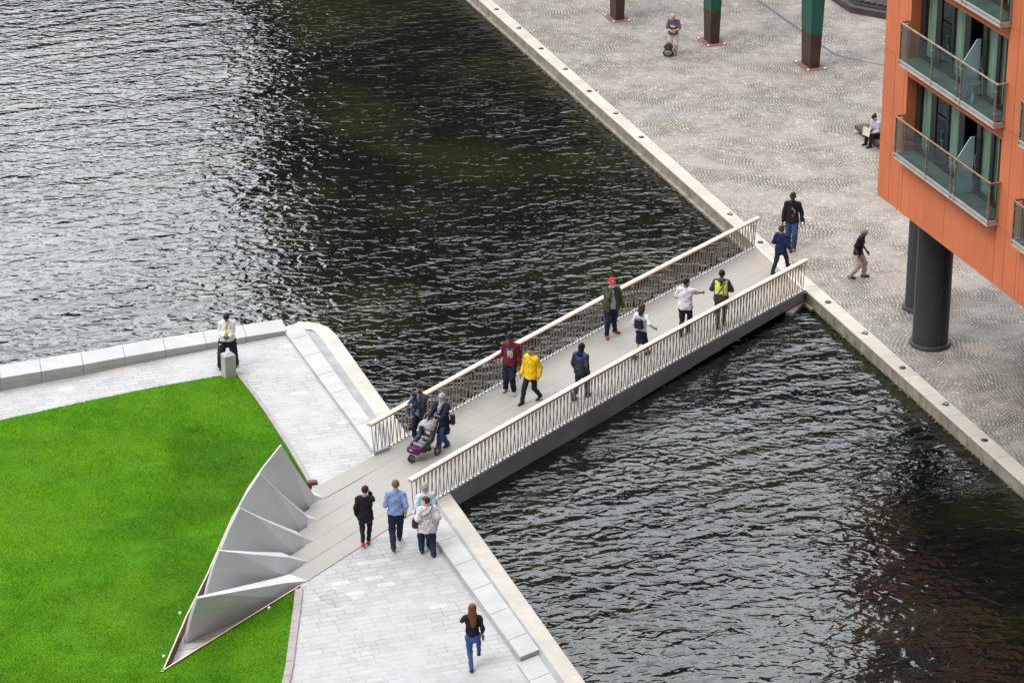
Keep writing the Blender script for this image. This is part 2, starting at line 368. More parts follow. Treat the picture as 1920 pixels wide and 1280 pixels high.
# left terrace
LAWN_R = [(-.5, -17.76), (1.12, -17.65), (2.72, -17.6), (4.61, -17.58), (7.24, -17.6)]
LAWN_T = [(1.6, -31), (.58, -24.77), (.42, -23.87), (.02, -22.02), (-.3, -20.15), (-.5, -18.38)]
LAWN_B = [(13.04, -19.45), (13.86, -19.7), (15.2, -20.14), (16.53, -20.57), (17.19, -20.8), (19, -21.55), (26, -24.6)]
off = .12
terr = [(-1.0, -33), (-1.41, -24.45), (-1.6, -23.36), (-1.79, -22.1), (-2.08, -20.82), (-2.3, -19.55), (-2.5, -18.26), (-2.68, -17.0), (-2.85, -15.7),
        (-2.85, -14.9), (27, -14.9)]
pv = terr + [(27, -24.8)] + [(s, t + off) for s, t in LAWN_B[::-1]] + [(s, t + off) for s, t in LAWN_R[::-1]] + LAWN_T[::-1] + [(1.8, -33)]
m_ = MB(); m_.sheet([Q(s, t, 0) for s, t in pv]); struct(m_.build('terrace_paving', M['pavers'], fix=False))
PIT = [(7.45, -17.7), (8.55, -19.98), (11.58, -21.36), (13.56, -22.33), (16.07, -23.46), (12.9, -19.27)]
lawn = LAWN_R + PIT[:5] + [(12.92, -19.36)] + LAWN_B + [(27, -40), (3, -40)] + LAWN_T
m_ = MB(); m_.sheet([Q(s, t, .0) for s, t in lawn]); struct(m_.build('lawn_soil', M['soil'], fix=False))
m_ = MB(); st_prism(m_, [(-2.9, -40), (-2.9, -14.6), (29, -14.6), (29, -40)], -3, -.34); struct(m_.build('terrace_base', M['granite_side']))
m_ = MB(); m_.sheet([Q(s, t, -.25) for s, t in PIT]); struct(m_.build('pit_floor', slab_mat('pit_slabs', (.55,.53,.49), (.64,.62,.58), (.42,.38,.33), .4, 1.05, 's', (.12,.11,.10)), fix=False))
# cream coping and grey strip by the water
def arc(c, r, a0, a1, n=8): return [(c[0] + r*math.cos(R(a0 + (a1-a0)*i/n)), c[1] + r*math.sin(R(a0 + (a1-a0)*i/n))) for i in range(n+1)]
cop = [(29, -14.12)] + [(-2.35, -14.22)] + [(-3.0, -14.3), (-3.35, -14.48), (-3.6, -14.75), (-3.72, -15.1)] + [(-3.1, -15.1), (-2.98, -14.82), (-2.6, -14.72), (-2.0, -14.72), (29, -14.57)]
m_ = MB(); st_prism(m_, cop, -.45, .02); struct(m_.build('coping', M['cream'], bevel=.02))
m_ = MB(); st_prism(m_, [(29, -14.13), (-2.3, -14.25), (-3.0, -14.34), (-3.55, -14.78), (-3.6, -15.2), (29, -15.2)], -3, -.454); struct(m_.build('terrace_wall', M['kerbwall']))
m_ = MB(); m_.sheet([Q(-3.2, -15.15, .012), Q(-2.6, -14.7, .012), Q(29, -14.55, .012), Q(29, -15.0, .012)]); struct(m_.build('drainage_strip', M['greystrip'], fix=False))
# ------------------------------------------------------------------ granite seat walls
gw = thing('granite_wall', 'low pale granite wall curving along the water behind the lawn, of long coping blocks', 'wall', Q(-2.2, -20.5))
WI = [(-1.0, -27.5), (-1.20, -25.6), (-1.41, -24.4), (-1.6, -23.2), (-1.79, -21.95), (-2.05, -20.68), (-2.28, -19.42), (-2.48, -18.15), (-2.66, -16.9), (-2.85, -15.63)]
WO = [(s - .93 - .03*i*0, t + .1) for i, (s, t) in enumerate(WI)]
WH = [.47, .44, .40, .365, .33, .29, .25, .21, .18, .14]
for i in range(9):
    a, b, c, d = [Q(*x)[:2] for x in (WI[i], WI[i+1], WO[i+1], WO[i])]
    def lerp(p, q_, f): return tuple(np.array(p) * (1-f) + np.array(q_) * f)
    e = .004; poly = [lerp(a, b, e), lerp(b, a, e), lerp(c, d, e), lerp(d, c, e)]
    MB().prism(poly, [-.02]*4, [WH[i] - .17, WH[i+1] - .17 if WH[i+1] > .19 else .0, -.0, 0.0] if False else [max(.0, WH[i]-.2), max(.0, WH[i+1]-.2), max(.0, WH[i+1]-.2), max(.0, WH[i]-.2)]).build('base_course', M['granite_side'], gw, bevel=.006)
    MB().prism(poly, [max(.004, WH[i]-.196), max(.004, WH[i+1]-.196), max(.004, WH[i+1]-.196), max(.004, WH[i]-.196)], [WH[i], WH[i+1], WH[i+1], WH[i]]).build('coping_block', M['granite'], gw, bevel=.01)
m_ = MB(); m_.prism([Q(*p)[:2] for p in [(s, t) for s, t in WO] ] + [Q(s-.25, t)[:2] for s, t in WO[::-1]], -3, -.1); m_.build('footing', M['kerbwall'], gw)
def seat_wall(label, s_list, tin, tout, h, loc):
    o = thing('granite_seat_wall', label, 'seat wall', Q(*loc))
    for i in range(len(s_list) - 1):
        a, b = s_list[i] + .006, s_list[i+1] - .006
        fi = lambda s: tin(s); fo = lambda s: tout(s)
        skew = .0
        mb = MB(); hh = h(0.5*(a+b)) ; st_prism(mb, [(a + .22, fi(a)), (b + .22, fi(b)), (b, fo(b)), (a, fo(a))], .002, [h(a), h(b), h(b), h(a)] if False else hh)
        mb.build('block', [M['granite']], o, bevel=.012)
    return o
lin = lambda s0, v0, s1, v1: (lambda s: v0 + (v1 - v0) * (s - s0) / (s1 - s0))
seat_wall('long low wall of pale granite blocks from the terrace corner to the far bridge railing',
    [-3.45, -2.45, -1.08, .38, 1.75, 2.85, 4.1, 5.95], lin(-2.8, -15.66, 6, -15.45), lin(-2.4, -15.06, 4, -14.98), lambda s: .10 + .02*(s > 2.6), (1, -15.3))
seat_wall('raised wall of pale granite blocks from the near bridge railing to its stepped end',
    [9.8, 11.72, 13.1, 14.47, 15.82, 17.18, 18.05], lin(10, -15.44, 18, -15.30), lin(10, -14.85, 18, -14.75), lambda s: .16, (14, -15.1))
seat_wall('flush granite blocks past the stepped wall end in the lower corner',
    [18.1, 19.0, 20.4, 21.8, 23.2], lin(18, -15.40, 24, -15.36), lin(18, -14.80, 24, -14.78), lambda s: .055, (20, -15.1))
# lawn edging
def strip_poly(pts, w_): 
    return [(s, t) for s, t in pts] + [(s, t + w_) for s, t in pts[::-1]]
e1 = thing('lawn_kerb', 'straight brown kerb edging the lawn beside the upper paved path', 'kerb', Q(3, -17.6))
for i in range(4):
    m_ = MB(); a, b = LAWN_R[i], LAWN_R[i+1]; st_prism(m_, [(a[0]+.004, a[1]), (b[0]-.004, b[1]), (b[0]-.004, b[1]+off), (a[0]+.004, a[1]+off)], -.1, .045 + .02*(i == 3)); m_.build('kerb_stone', M['lawnkerb'], e1, bevel=.008)
m_ = MB(); st_prism(m_, [(7.25, -17.64), (7.40, -17.64), (7.40, -17.38), (7.25, -17.38)], -.1, .10); m_.build('end_plate', M['corten'], e1)
e2 = thing('lawn_kerb', 'bent brown kerb edging the lawn below the bridge counterweights', 'kerb', Q(15, -20))
for i in range(6):
    m_ = MB(); a, b = LAWN_B[i], LAWN_B[i+1]; st_prism(m_, [(a[0]+.006, a[1]), (b[0]-.006, b[1]), (b[0]-.006, b[1]+.2), (a[0]+.006, a[1]+.2)], -.1, .05); m_.build('kerb_stone', M['lawnkerb'], e2, bevel=.008)
# steel edging of the pit
ed = thing('steel_edging', 'rusty brown steel edging round the counterweight pit in the lawn', 'edging', Q(16.07, -23.46))
def wall_strip(mb, pts, th, z0, z1, mi=0):
    for a, b in zip(pts[:-1], pts[1:]):
        a_, b_ = np.array(Q(*a)[:2]), np.array(Q(*b)[:2]); d = (b_-a_)/np.linalg.norm(b_-a_); nn = np.array([-d[1], d[0]])*th
        mb.prism([tuple(a_), tuple(b_), tuple(b_+nn), tuple(a_+nn)], z0, z1, mi)
m_ = MB(); wall_strip(m_, PIT[1:5], .03, -.25, .03); wall_strip(m_, [PIT[4], PIT[5]], .03, -.25, .03); m_.build('side_plate', M['corten'], ed)
m_ = MB(); wall_strip(m_, PIT[1:5], .035, .0305, .045); wall_strip(m_, [PIT[4], PIT[5]], .035, .0305, .045); m_.build('top_lip', M['cortenlip'], ed)
# ------------------------------------------------------------------ footbridge
FA, FB = np.array(P(698, 856)), np.array(P(1417, 464)); NA, NB = np.array(P(774, 962)), np.array(P(1506, 545))
cz = lambda u: .09 * 4 * u * (1 - u) if 0 < u < 1 else 0.
br = thing('footbridge', 'flat footbridge of five grey beams crossing the canal, fanning into steel counterweights', 'footbridge', tuple((FA + NA) / 2))
TIP = [(609, 933.4), (598, 974.7), (587, 1014), (577.5, 1052.5), (577, 1088)]
NOT = [(583, 917.5), (568, 960.6), (551, 1002), (544, 1041), (544, 1074.7)]
US = [0, .1, .2, .3, .4, .5, .6, .7, .8, .9, 1.0]
def edge(k, u): f = k / 5; return (FA*(1-f) + NA*f) * (1-u) + (FB*(1-f) + NB*f) * u
for k in range(5):
    top = []; g_ = .0022
    def ep(kk, u, sgn):
        p = edge(kk + sgn*g_*1.7, u).copy(); p[2] = .018 + cz(u); return p
    fl = np.array(P(*NOT[k], .018)); nl = np.array(P(*TIP[k], .018))
    A_ = [fl] + [ep(k, u, 1) for u in US]; B_ = [nl] + [ep(k+1, u, -1) for u in US]
    mb = MB(); n_ = len(A_); vs = [tuple(p) for p in A_] + [tuple(p) for p in B_] + [(p[0], p[1], p[2]-.14 if i else p[2]-.03) for i, p in enumerate(A_)] + [(p[0], p[1], p[2]-.14 if i else p[2]-.03) for i, p in enumerate(B_)]
    fs = [(i, i+1, n_+i+1, n_+i) for i in range(n_-1)] + [(2*n_+i, 3*n_+i, 3*n_+i+1, 2*n_+i+1) for i in range(n_-1)]
    fs += [(i, 2*n_+i, 2*n_+i+1, i+1) for i in range(n_-1)] + [(n_+i, n_+i+1, 3*n_+i+1, 3*n_+i) for i in range(n_-1)] + [(0, n_, 3*n_, 2*n_), (n_-1, 3*n_-1, 4*n_-1, 2*n_-1)]
    mb.add(vs, fs); mb.build('deck_plank', M['deck'], br)
    # beam under this plank, deepest at the lawn end
    mb = MB(); C0 = [edge(k+.04, u) for u in US]; C1 = [edge(k+.96, u) for u in US]
    zt = [-.124 + cz(u) for u in US]; zb = [-(.80 - .50*u) + cz(u) for u in US]
    for i in range(len(US)-1):
        if US[i+1] < .04: continue
        a, b, c, d = C0[i], C0[i+1], C1[i+1], C1[i]
        mb.add([(a[0],a[1],zb[i]),(b[0],b[1],zb[i+1]),(c[0],c[1],zb[i+1]),(d[0],d[1],zb[i]),(a[0],a[1],zt[i]),(b[0],b[1],zt[i+1]),(c[0],c[1],zt[i+1]),(d[0],d[1],zt[i])],
               [(3,2,1,0),(4,5,6,7),(0,1,5,4),(2,3,7,6)] + ([(3,0,4,7)] if i == 0 else []) + ([(1,2,6,5)] if i == len(US)-2 else []))
    mb.build('beam', M['beam'], br)
# outer fascia plates, up to deck level
for nm, kk, sg in (('fascia', 5, 1), ('fascia', 0, -1)):
    mb = MB(); o1 = .012*sg; o2 = .045*sg
    for i in range(len(US)-1):
        u0, u1 = US[i], US[i+1]
        a, b = edge(kk + o1*1.7, u0), edge(kk + o1*1.7, u1); c, d = edge(kk + o2*1.7, u1), edge(kk + o2*1.7, u0)
        zb0, zb1 = -(.80-.50*u0) + cz(u0), -(.80-.50*u1) + cz(u1); z0, z1 = .0 + cz(u0), .0 + cz(u1)
        mb.add([(a[0],a[1],zb0),(b[0],b[1],zb1),(c[0],c[1],zb1),(d[0],d[1],zb0),(a[0],a[1],z0),(b[0],b[1],z1),(c[0],c[1],z1),(d[0],d[1],z0)],
               [(3,2,1,0),(4,5,6,7),(0,1,5,4),(2,3,7,6)] + ([(3,0,4,7)] if i == 0 else []) + ([(1,2,6,5)] if i == len(US)-2 else []))
    mb.build(nm, M['beam'], br)
mb = MB(); a, b = edge(0, 1), edge(5, 1); d = N * .1
mb.prism([tuple(a[:2]), tuple(b[:2]), tuple(b[:2] + d), tuple(a[:2] + d)], -.1, .022); mb.build('end_strip', M['bracket'], br)
# counterweight blades: T tip, N notch, K knee of the ridge, A top (front/back), B foot at the back end
BL = [dict(K=(590.5, 929, .16), A=(527.8, 834, 2.15), A2=(525.5, 835.5, 2.13), B=(420, 985), mid=[(497, 865), (468.8, 900.6), (446, 949)]),
      dict(K=(580.5, 972.8, .16), A=(488, 887.5, 2.0), A2=(486, 888, 1.99), B=(402, 1030), mid=[(472, 913), (460, 936), (432, 985)]),
      dict(K=(572, 1009, .2), A=(450, 952, 1.85), A2=(448.5, 951.5, 1.85), B=(385, 1085), mid=[(436, 978), (422, 1005), (404, 1043)]),
      dict(K=(550, 1048, .32), A=(412, 1032, 1.6), A2=(411, 1030.5, 1.61), B=(366, 1150), mid=[(400, 1062), (390, 1088), (378, 1120)]),
      dict(K=(540, 1094, .2), A=(371, 1121, 1.17), A2=(374, 1115.7, 1.18), B=(348.6, 1203.6), mid=[(365, 1142), (360, 1163), (354, 1186)])]
for i, b_ in enumerate(BL):
    T = P(*TIP[i], .012); Nn = P(*NOT[i], .012); A1 = P(*b_['A']); A2 = P(*b_['A2']); K = P(*b_['K']); Bf = P(*b_['B'], -.24)
    Tb = T.copy(); Tb[2] = -.24; Nb = Nn.copy(); Nb[2] = -.24
    dirn = Bf[:2] - T[:2]; ln = np.linalg.norm(dirn); dn = dirn/ln; nb_ = np.array([-dn[1], dn[0]])
    if nb_ @ (Nn[:2]-T[:2]) < 0: nb_ = -nb_
    # keep the crown plate in the blade's own plane
    def inpl(p, off_=0.): w_ = (p[:2]-T[:2]); s_ = w_ @ dn; o = (T[:2] + dn*s_ + nb_*off_); return np.array([o[0], o[1], p[2]])
    th = .07 if i < 4 else .09
    A2 = np.array([*(A1[:2] + nb_*th), A1[2] + .005])
    K1 = inpl(K, .02); kw = np.linalg.norm(Nn[:2]-T[:2]); sK = (K1[:2]-T[:2]) @ dn
    K2 = np.array([*(K1[:2] + nb_*kw*.62), K1[2] + .0])
    sp_ = (.42, .42, .42, .30, .04)[i]      # the plates slope: their foot stands forward of the crown
    B1 = np.array([*(Bf[:2] - nb_*sp_), -.24]); B2 = np.array([*(Bf[:2] + nb_*(.10 - sp_*.75)), -.24])
    # curved back end
    ends1, ends2 = [], []
    for j, f in enumerate((.25, .5, .75)):
        p = A1*(1-f) + B1*f; bow = math.sin(math.pi*f) * .20 * (1 - i*.18); p = p + np.array([dn[0]*bow, dn[1]*bow, .0]); ends1.append(p); ends2.append(np.array([*(p[:2] + nb_*(th + .03*f)), p[2]]))
    # bowed ridge between knee and crown
    rid1, rid2 = [], []
    for f in (.25, .5, .75):
        p = K1*(1-f) + A1*f; sag = math.sin(math.pi*f) * .05 * (4-i)/4; p[2] -= sag; rid1.append(p); pw = K2*(1-f) + A2*f; pw[2] -= sag; rid2.append(pw)
    G1 = T + (np.array([*Bf[:2], 0]) - np.array([*T[:2], 0])) * .17; G1[2] = -.24
    G2 = np.array([*(G1[:2] + nb_*kw*.85), -.24]); G1 = np.array([*(G1[:2] - nb_*sp_*.6), -.24])
    vs = [T, Tb, G1, B1, *ends1[::-1], A1, *rid1[::-1], K1,   # front 0..11 : T Tb G B e e e A r r r K
          Nn, Nb, G2, B2, *ends2[::-1], A2, *rid2[::-1], K2]
    nf = 12
    front = [(0, 1, 2, 11), (11, 2, 10), (10, 2, 3, 9), (9, 3, 4, 8), (8, 4, 5, 7)] if False else [(0, 1, 2, 11), (11, 2, 3, 4, 5, 6, 7, 8, 9, 10)]
    back = [tuple(x + nf for x in f[::-1]) for f in front]
    rim = [(i0, (i0+1) % nf, nf + (i0+1) % nf, nf + i0) for i0 in range(nf)]
    mb = MB(); mb.add(vs, front + back + rim); mb.build('counterweight_blade', M['steelgrey'], br, bevel=.008)
# railings
def railing(label, A_, B_, out):
    r_ = thing('bridge_railing', label, 'railing', tuple(A_))
    L = np.linalg.norm(B_-A_); u = (B_-A_)/L; nn = np.array([-u[1], u[0], 0]) * out; up = np.array([0, 0, 1.])
    ext = .1; HH = 1.0
    M3 = Matrix(((u[0], nn[0], 0), (u[1], nn[1], 0), (0, 0, 1)))
    # handrail, a rounded profile following the camber, and copper underside
    for nm, prof, m in (('handrail', [(-.083, -.012), (-.086, .012), (-.068, .032), (-.03, .040), (.03, .040), (.068, .032), (.086, .012), (.083, -.012)], M['handrail']),
                        ('rail_underside', [(-.07, -.047), (-.07, -.014), (.07, -.014), (.07, -.047)], M['copper'])):
        mb = MB(); us = np.linspace(-ext/L, 1 + ext/L, 15); vs = []
        for uu in us:
            c = A_ + (B_-A_)*uu + up*(HH + cz(uu))
            vs += [tuple(c + nn*px + up*pz) for px, pz in prof]
        k_ = len(prof); fs = [(i*k_+j, i*k_+(j+1)%k_, (i+1)*k_+(j+1)%k_, (i+1)*k_+j) for i in range(len(us)-1) for j in range(k_)]
        fs += [tuple(range(k_)), tuple(range((len(us)-1)*k_, len(us)*k_))[::-1]]
        mb.add(vs, fs); mb.build(nm, m, r_, smooth=True)
    mb = MB()
    for i in range(len(US)-1):
        a = A_ + (B_-A_)*US[i]; b = A_ + (B_-A_)*US[i+1]
        mb.add([tuple(a+nn*x+up*(z+cz(US[i]))) for x, z in ((-.03,.0),(.03,.0),(.03,.03),(-.03,.03))] + [tuple(b+nn*x+up*(z+cz(US[i+1]))) for x, z in ((-.03,.0),(.03,.0),(.03,.03),(-.03,.03))],
               [(0,1,5,4),(1,2,6,5),(2,3,7,6),(3,0,4,7)] + ([(0,3,2,1)] if i == 0 else []) + ([(4,5,6,7)] if i == len(US)-2 else []))
    mb.build('base_rail', M['bracket'], r_)
    nb = 118; rest = MB(); first = None
    protos = {}
    for j in range(nb):
        uu = (j + .5)/nb; c = A_ + (B_-A_)*uu; z = cz(uu)
        sl = .024 if j % 2 else -.024
        so_ = .035 if j % 2 else -.03
        key = j % 2
        def shape(mb):
            # two slim flat bars rise from one foot and spread to the handrail
            for sg in (-1, 1):
                top = np.array([sg*.105, sg*.012, HH - .03]); bot = np.array([sg*.016, sg*.012 + so_*.4, .03])
                d = Vector(top - bot); ln = d.length; ax = d.normalized(); ay = Vector((0, 1, 0)); ay = (ay - ax*ay.dot(ax)).normalized(); axx = ay.cross(ax)
                mb.box(tuple((top+bot)/2), (.011, .024, ln), M=Matrix((axx, ay, ax)).transposed(), mi=0)
            mb.box((0, 0, .055), (.055, .045, .06), mi=1); mb.box((.03, 0, .035), (.07, .05, .02), mi=1)
            return mb
        if j < 100:
            if key not in protos:
                o = shape(MB()).build('baluster', [M['bar'], M['bracket']], None); protos[key] = o.data
            else:
                o = bpy.data.objects.new('baluster', protos[key]); COL.objects.link(o)
            o.parent = r_; o.matrix_basis = Matrix.Translation(Vector(c) + Vector((0, 0, z)) - Vector(A_)) @ M3.to_4x4()
        else:
            m1 = shape(MB()); m1.v = [tuple(M3 @ Vector(v) + Vector(c) + Vector((0, 0, z))) for v in m1.v]; rest.add(m1.v, m1.f); rest.m[-len(m1.m):] = m1.m
    o = rest.build('baluster_row', [M['bar'], M['bracket']], r_); o['kind'] = 'stuff'
railing('far bridge railing, slim crossing bars under a pale copper handrail, behind the walkers', FA, FB, 1)
railing('bridge railing on the near side above the dark beam, pale copper handrail over crossing bars', NA, NB, -1)
mb = MB(); a_, b_ = P(1479, 585, -.36)[:2], P(1506, 559, -.36)[:2]; dd = (b_-a_)/np.linalg.norm(b_-a_); nn = np.array([-dd[1], dd[0]])*.13
mb.prism([tuple(a_-nn), tuple(b_-nn), tuple(b_+nn), tuple(a_+nn)], -.9, -.36); tag(mb.build('concrete_ledge', M['granite_side'], bevel=.03), 'pale concrete ledge sticking out of the quay wall under the bridge end', 'ledge')
# ------------------------------------------------------------------ lawn grass
def in_poly(x, y, poly):
    c = np.zeros(len(x), bool); n_ = len(poly)
    for i in range(n_):
        x0, y0 = poly[i]; x1, y1 = poly[(i+1) % n_]
        m = ((y0 > y) != (y1 > y)) & (x < (x1-x0)*(y-y0)/(y1-y0+1e-12) + x0); c ^= m
    return c
def grass():
    poly = [Q(s, t)[:2] for s, t in lawn]; n_ = 420000
    s = np.random.uniform(-.6, 19.5, n_); t = np.random.uniform(-29, -17.5, n_)
    x = _O[0] + V[0]*s + N[0]*t; y = _O[1] + V[1]*s + N[1]*t
    k = in_poly(x, y, poly) & (x > -.1745*y - 2.0) & (y > 58); x, y = x[k], y[k]; n_ = len(x)
    clump = np.sin(x*2.1 + np.sin(y*1.7))*np.sin(y*2.3 + np.sin(x*1.3)) + .6*np.sin(x*7.3+1.3*np.sin(y*5))*np.sin(y*6.1)
    h = (.038 + .010*clump) * np.random.uniform(.6, 1.35, n_); a = np.random.uniform(0, 2*np.pi, n_)
    lean = np.random.uniform(.2, .95, n_)*h; la = np.random.uniform(0, 2*np.pi, n_) + clump; wd = np.random.uniform(.004, .0085, n_)
    v = np.empty((n_, 3, 3), np.float32)
    v[:, 0] = np.stack([x - np.cos(a)*wd, y - np.sin(a)*wd, np.full(n_, .0)], 1); v[:, 1] = np.stack([x + np.cos(a)*wd, y + np.sin(a)*wd, np.full(n_, .0)], 1)
    v[:, 2] = np.stack([x + np.cos(la)*lean, y + np.sin(la)*lean, h + .004], 1)
    me = bpy.data.meshes.new('grass'); me.vertices.add(3*n_); me.vertices.foreach_set('co', v.ravel())
    me.loops.add(3*n_); me.loops.foreach_set('vertex_index', np.arange(3*n_, dtype=np.int32)); me.polygons.add(n_)
    me.polygons.foreach_set('loop_start', np.arange(0, 3*n_, 3, dtype=np.int32)); me.update(calc_edges=True); me.materials.append(M['grass'])
    o = link_mesh('grass', me); o['kind'] = 'stuff'
    tag(o, 'bright green short grass of the lawn', 'grass')
grass()
def moss():
    mb = MB(); rnd = random.Random(3)
    for i in range(420):
        s = rnd.uniform(-34, 16) if i % 3 else rnd.uniform(-34, -6); t = KO - .10 - abs(rnd.gauss(0, .05)) if s < -.6 else KO + .0 - abs(rnd.gauss(0, .03))
        c = Vector(Q(s, t, WATER_Z + .012 + rnd.random()*.05)); r = rnd.uniform(.012, .05); a = rnd.random()*6
        mb.add([tuple(c + Vector((math.cos(a+k)*r, math.sin(a+k)*r, rnd.uniform(-.01, .02)))) for k in (0, 1.6, 3.1, 4.7)], [(0, 1, 2, 3)])
    o = mb.build('waterweed', mat('waterweed_leaves', (.07,.08,.012), .7, .5, 9, c2=(.22,.17,.03)), fix=False); tag(o, 'green and yellow weed along the quay waterline', 'weed', None, 'stuff')
moss()
#@@PART2
# ------------------------------------------------------------------ orange building
TF = .83; TG = TF + .30; SH = 2.76; MOD = 7.24; NFL = 8; NB = 4
bd = thing('apartment_building', 'orange rendered apartment block with glass balconies standing on dark columns over the quay', 'building', Q(2.88, TF))
def fbox(mb, s0, s1, t0, t1, z0, z1, mi=0): return st_prism(mb, [(s0, t0), (s1, t0), (s1, t1), (s0, t1)], z0, z1, mi)
Z0 = 4.57; TOP = Z0 + 1.71 + SH*NFL; SEND = 2.88 + MOD*NB + 1.2
jw = .008
wall = MB(); backing = MB()
def panel(s0, s1, z0, z1, t0=TF): fbox(wall, s0 + jw, s1 - jw, t0, t0 + .06, z0 + jw, z1 - jw)
for b in range(NB):
    o = b*MOD
    vj = [2.88 + o, 3.63 + o, 4.25 + o, 4.47 + o] if b == 0 else [3.62 + o, 4.25 + o, 4.47 + o]
    prev = 2.88 if b == 0 else 10.23 + o - MOD
    js = ([2.88, 3.63, 4.25, 4.47] if b == 0 else [10.23 + o - MOD, 10.79 + o - MOD, 11.5 + o - MOD, 4.47 + o])
    for a_, c_ in zip(js[:-1], js[1:]):
        zs = [Z0] + [Z0 + 1.71 + SH*i for i in range(NFL+1)]
        for z0, z1 in zip(zs[:-1], zs[1:]): panel(a_, c_, z0, z1)
    panel(4.47 + o, 7.19 + o, Z0, Z0 + 1.71); panel(7.19 + o, 10.23 + o, Z0, Z0 + 1.71)
    for i in range(NFL):
        zl = Z0 + 1.71 + SH*i + 2.39; zt = Z0 + 1.71 + SH*(i+1)
        for s0, s1 in ((4.47, 7.25), (7.25, 10.23)): panel(s0 + o, s1 + o, zl, zl + .10); panel(s0 + o, s1 + o, zl + .10, zt)
        # reveals of the opening
        zb = Z0 + 1.71 + SH*i + .16
        fbox(wall, 4.39 + o, 4.462 + o, TF + .066, TG + .05, zb, zl); fbox(wall, 10.238 + o, 10.31 + o, TF + .066, TG + .05, zb, zl)
        fbox(wall, 4.47 + o, 10.23 + o, TF + .066, TG + .05, zl + .012, zl + .06)
wall.build('wall', M['facade'], bd)
sw = MB(); fbox(sw, 2.895, 2.95, TF + .066, 18, Z0 + .01, TOP); fbox(sw, SEND - .06, SEND, TF + .066, 18, Z0 + .01, TOP); fbox(sw, 2.96, SEND - .07, 17.9, 18, Z0, TOP); sw.build('end_wall', M['facade'], bd)
sf = MB(); fbox(sf, 2.89, SEND, TF + .07, 18, Z0 + .02, Z0 + .12); sf.build('soffit', mat('soffit_render', (.30,.25,.22), .8, .2, 1), bd)
rf = MB(); fbox(rf, 2.8, SEND + .1, TF - .1, 18.1, TOP + .01, TOP + .3); rf.build('roof', M['slab'], bd)
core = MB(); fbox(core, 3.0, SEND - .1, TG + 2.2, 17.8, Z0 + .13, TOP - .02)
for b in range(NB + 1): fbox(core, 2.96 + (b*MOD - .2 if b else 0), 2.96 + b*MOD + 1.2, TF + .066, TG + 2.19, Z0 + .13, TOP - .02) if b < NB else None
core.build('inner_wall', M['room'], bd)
gf = MB(); fbox(gf, 4.5, SEND, 7.7, 8.0, 0, Z0 + .01); gf.build('shade_wall', M['winframe'], bd)  # unseen dark wall, added to block daylight under the building
fl = MB()
for b in range(NB):
    for i in range(NFL): fbox(fl, 4.3 + b*MOD, 10.2 + b*MOD, TF + .07, TG + 2.19, Z0 + 1.50 + SH*i, Z0 + 1.71 + SH*i + .16)
fl.build('floor_slab', M['balfloor'], bd)
def wavy(s0, s1, t, z0, z1, amp=.03):
    mb = MB(); n_ = max(8, int((s1-s0)/.025)); vs = []
    for z in (z0, z1):
        for i in range(n_+1):
            s = s0 + (s1-s0)*i/n_; vs.append(Q(s, t + amp*math.sin(s*38 + 2*math.sin(s*9)), z))
    mb.add(vs, [(i, i+1, n_+2+i, n_+1+i) for i in range(n_)]); return mb
vis = [(0, 0), (0, 1), (0, 2), (1, 0), (1, 1), (1, 2)]
FRAMES = [(4.47, 4.76), (5.43, 5.74), (6.40, 6.52), (7.16, 7.49), (8.24, 8.46), (9.08, 9.25), (9.98, 10.23)]
PANES = [(4.76, 5.43, 1), (5.74, 6.40, 0), (6.52, 7.16, 1), (8.46, 9.08, 1), (9.25, 9.98, 1)]
for b in range(NB):
    for i in range(NFL):
        o = b*MOD; zb = Z0 + 1.71 + SH*i + .16; zl = zb + 2.23
        win = MB()
        for s0, s1 in FRAMES: fbox(win, s0 + o, s1 + o, TG, TG + .07, zb, zl)
        for s0, s1, _ in PANES: fbox(win, s0 + o + .002, s1 + o - .002, TG + .004, TG + .066, zb, zb + .16); fbox(win, s0 + o + .002, s1 + o - .002, TG + .004, TG + .066, zl - .08, zl)
        fbox(win, 7.492 + o, 8.238 + o, TG + .01, TG + .06, zb, zb + .05)
        wo = win.build('window', M['winframe'], bd)
        if (b, i) not in vis:
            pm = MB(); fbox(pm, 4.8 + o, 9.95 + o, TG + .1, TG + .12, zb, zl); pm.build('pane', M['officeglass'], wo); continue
        for s0, s1, cur in PANES:
            pm = MB(); fbox(pm, s0 + o + .004, s1 + o - .004, TG + .03, TG + .038, zb + .162, zl - .082); pm.build('pane', M['glass'], wo)
            if cur: wavy(s0 + o - .05, s1 + o + .05, TG + .12, zb, zl).build('curtain', M['curtain'], wo, smooth=True, fix=False)
        if (b, i) in ((0, 0), (0, 1)):
            for sx in (6.22, 8.31):
                h_ = MB(); zz = zb + 1.0; h_.tube([Q(sx + o, TG - .01, zz + .14), Q(sx + o, TG - .05, zz + .14), Q(sx + o, TG - .05, zz - .16), Q(sx + o, TG - .01, zz - .16)], .011, 6)
                h_.box(Q(sx + o + .03, TG - .012, zz - .22), (.03, .02, .18), rz=ANG_V); h_.build('handle', M['chrome'], wo)
        else:
            h_ = MB(); h_.tube([Q(8.31 + o, TG - .05, zb + 1.14), Q(8.31 + o, TG - .05, zb + .84)], .011, 6); h_.build('handle', M['chrome'], wo)
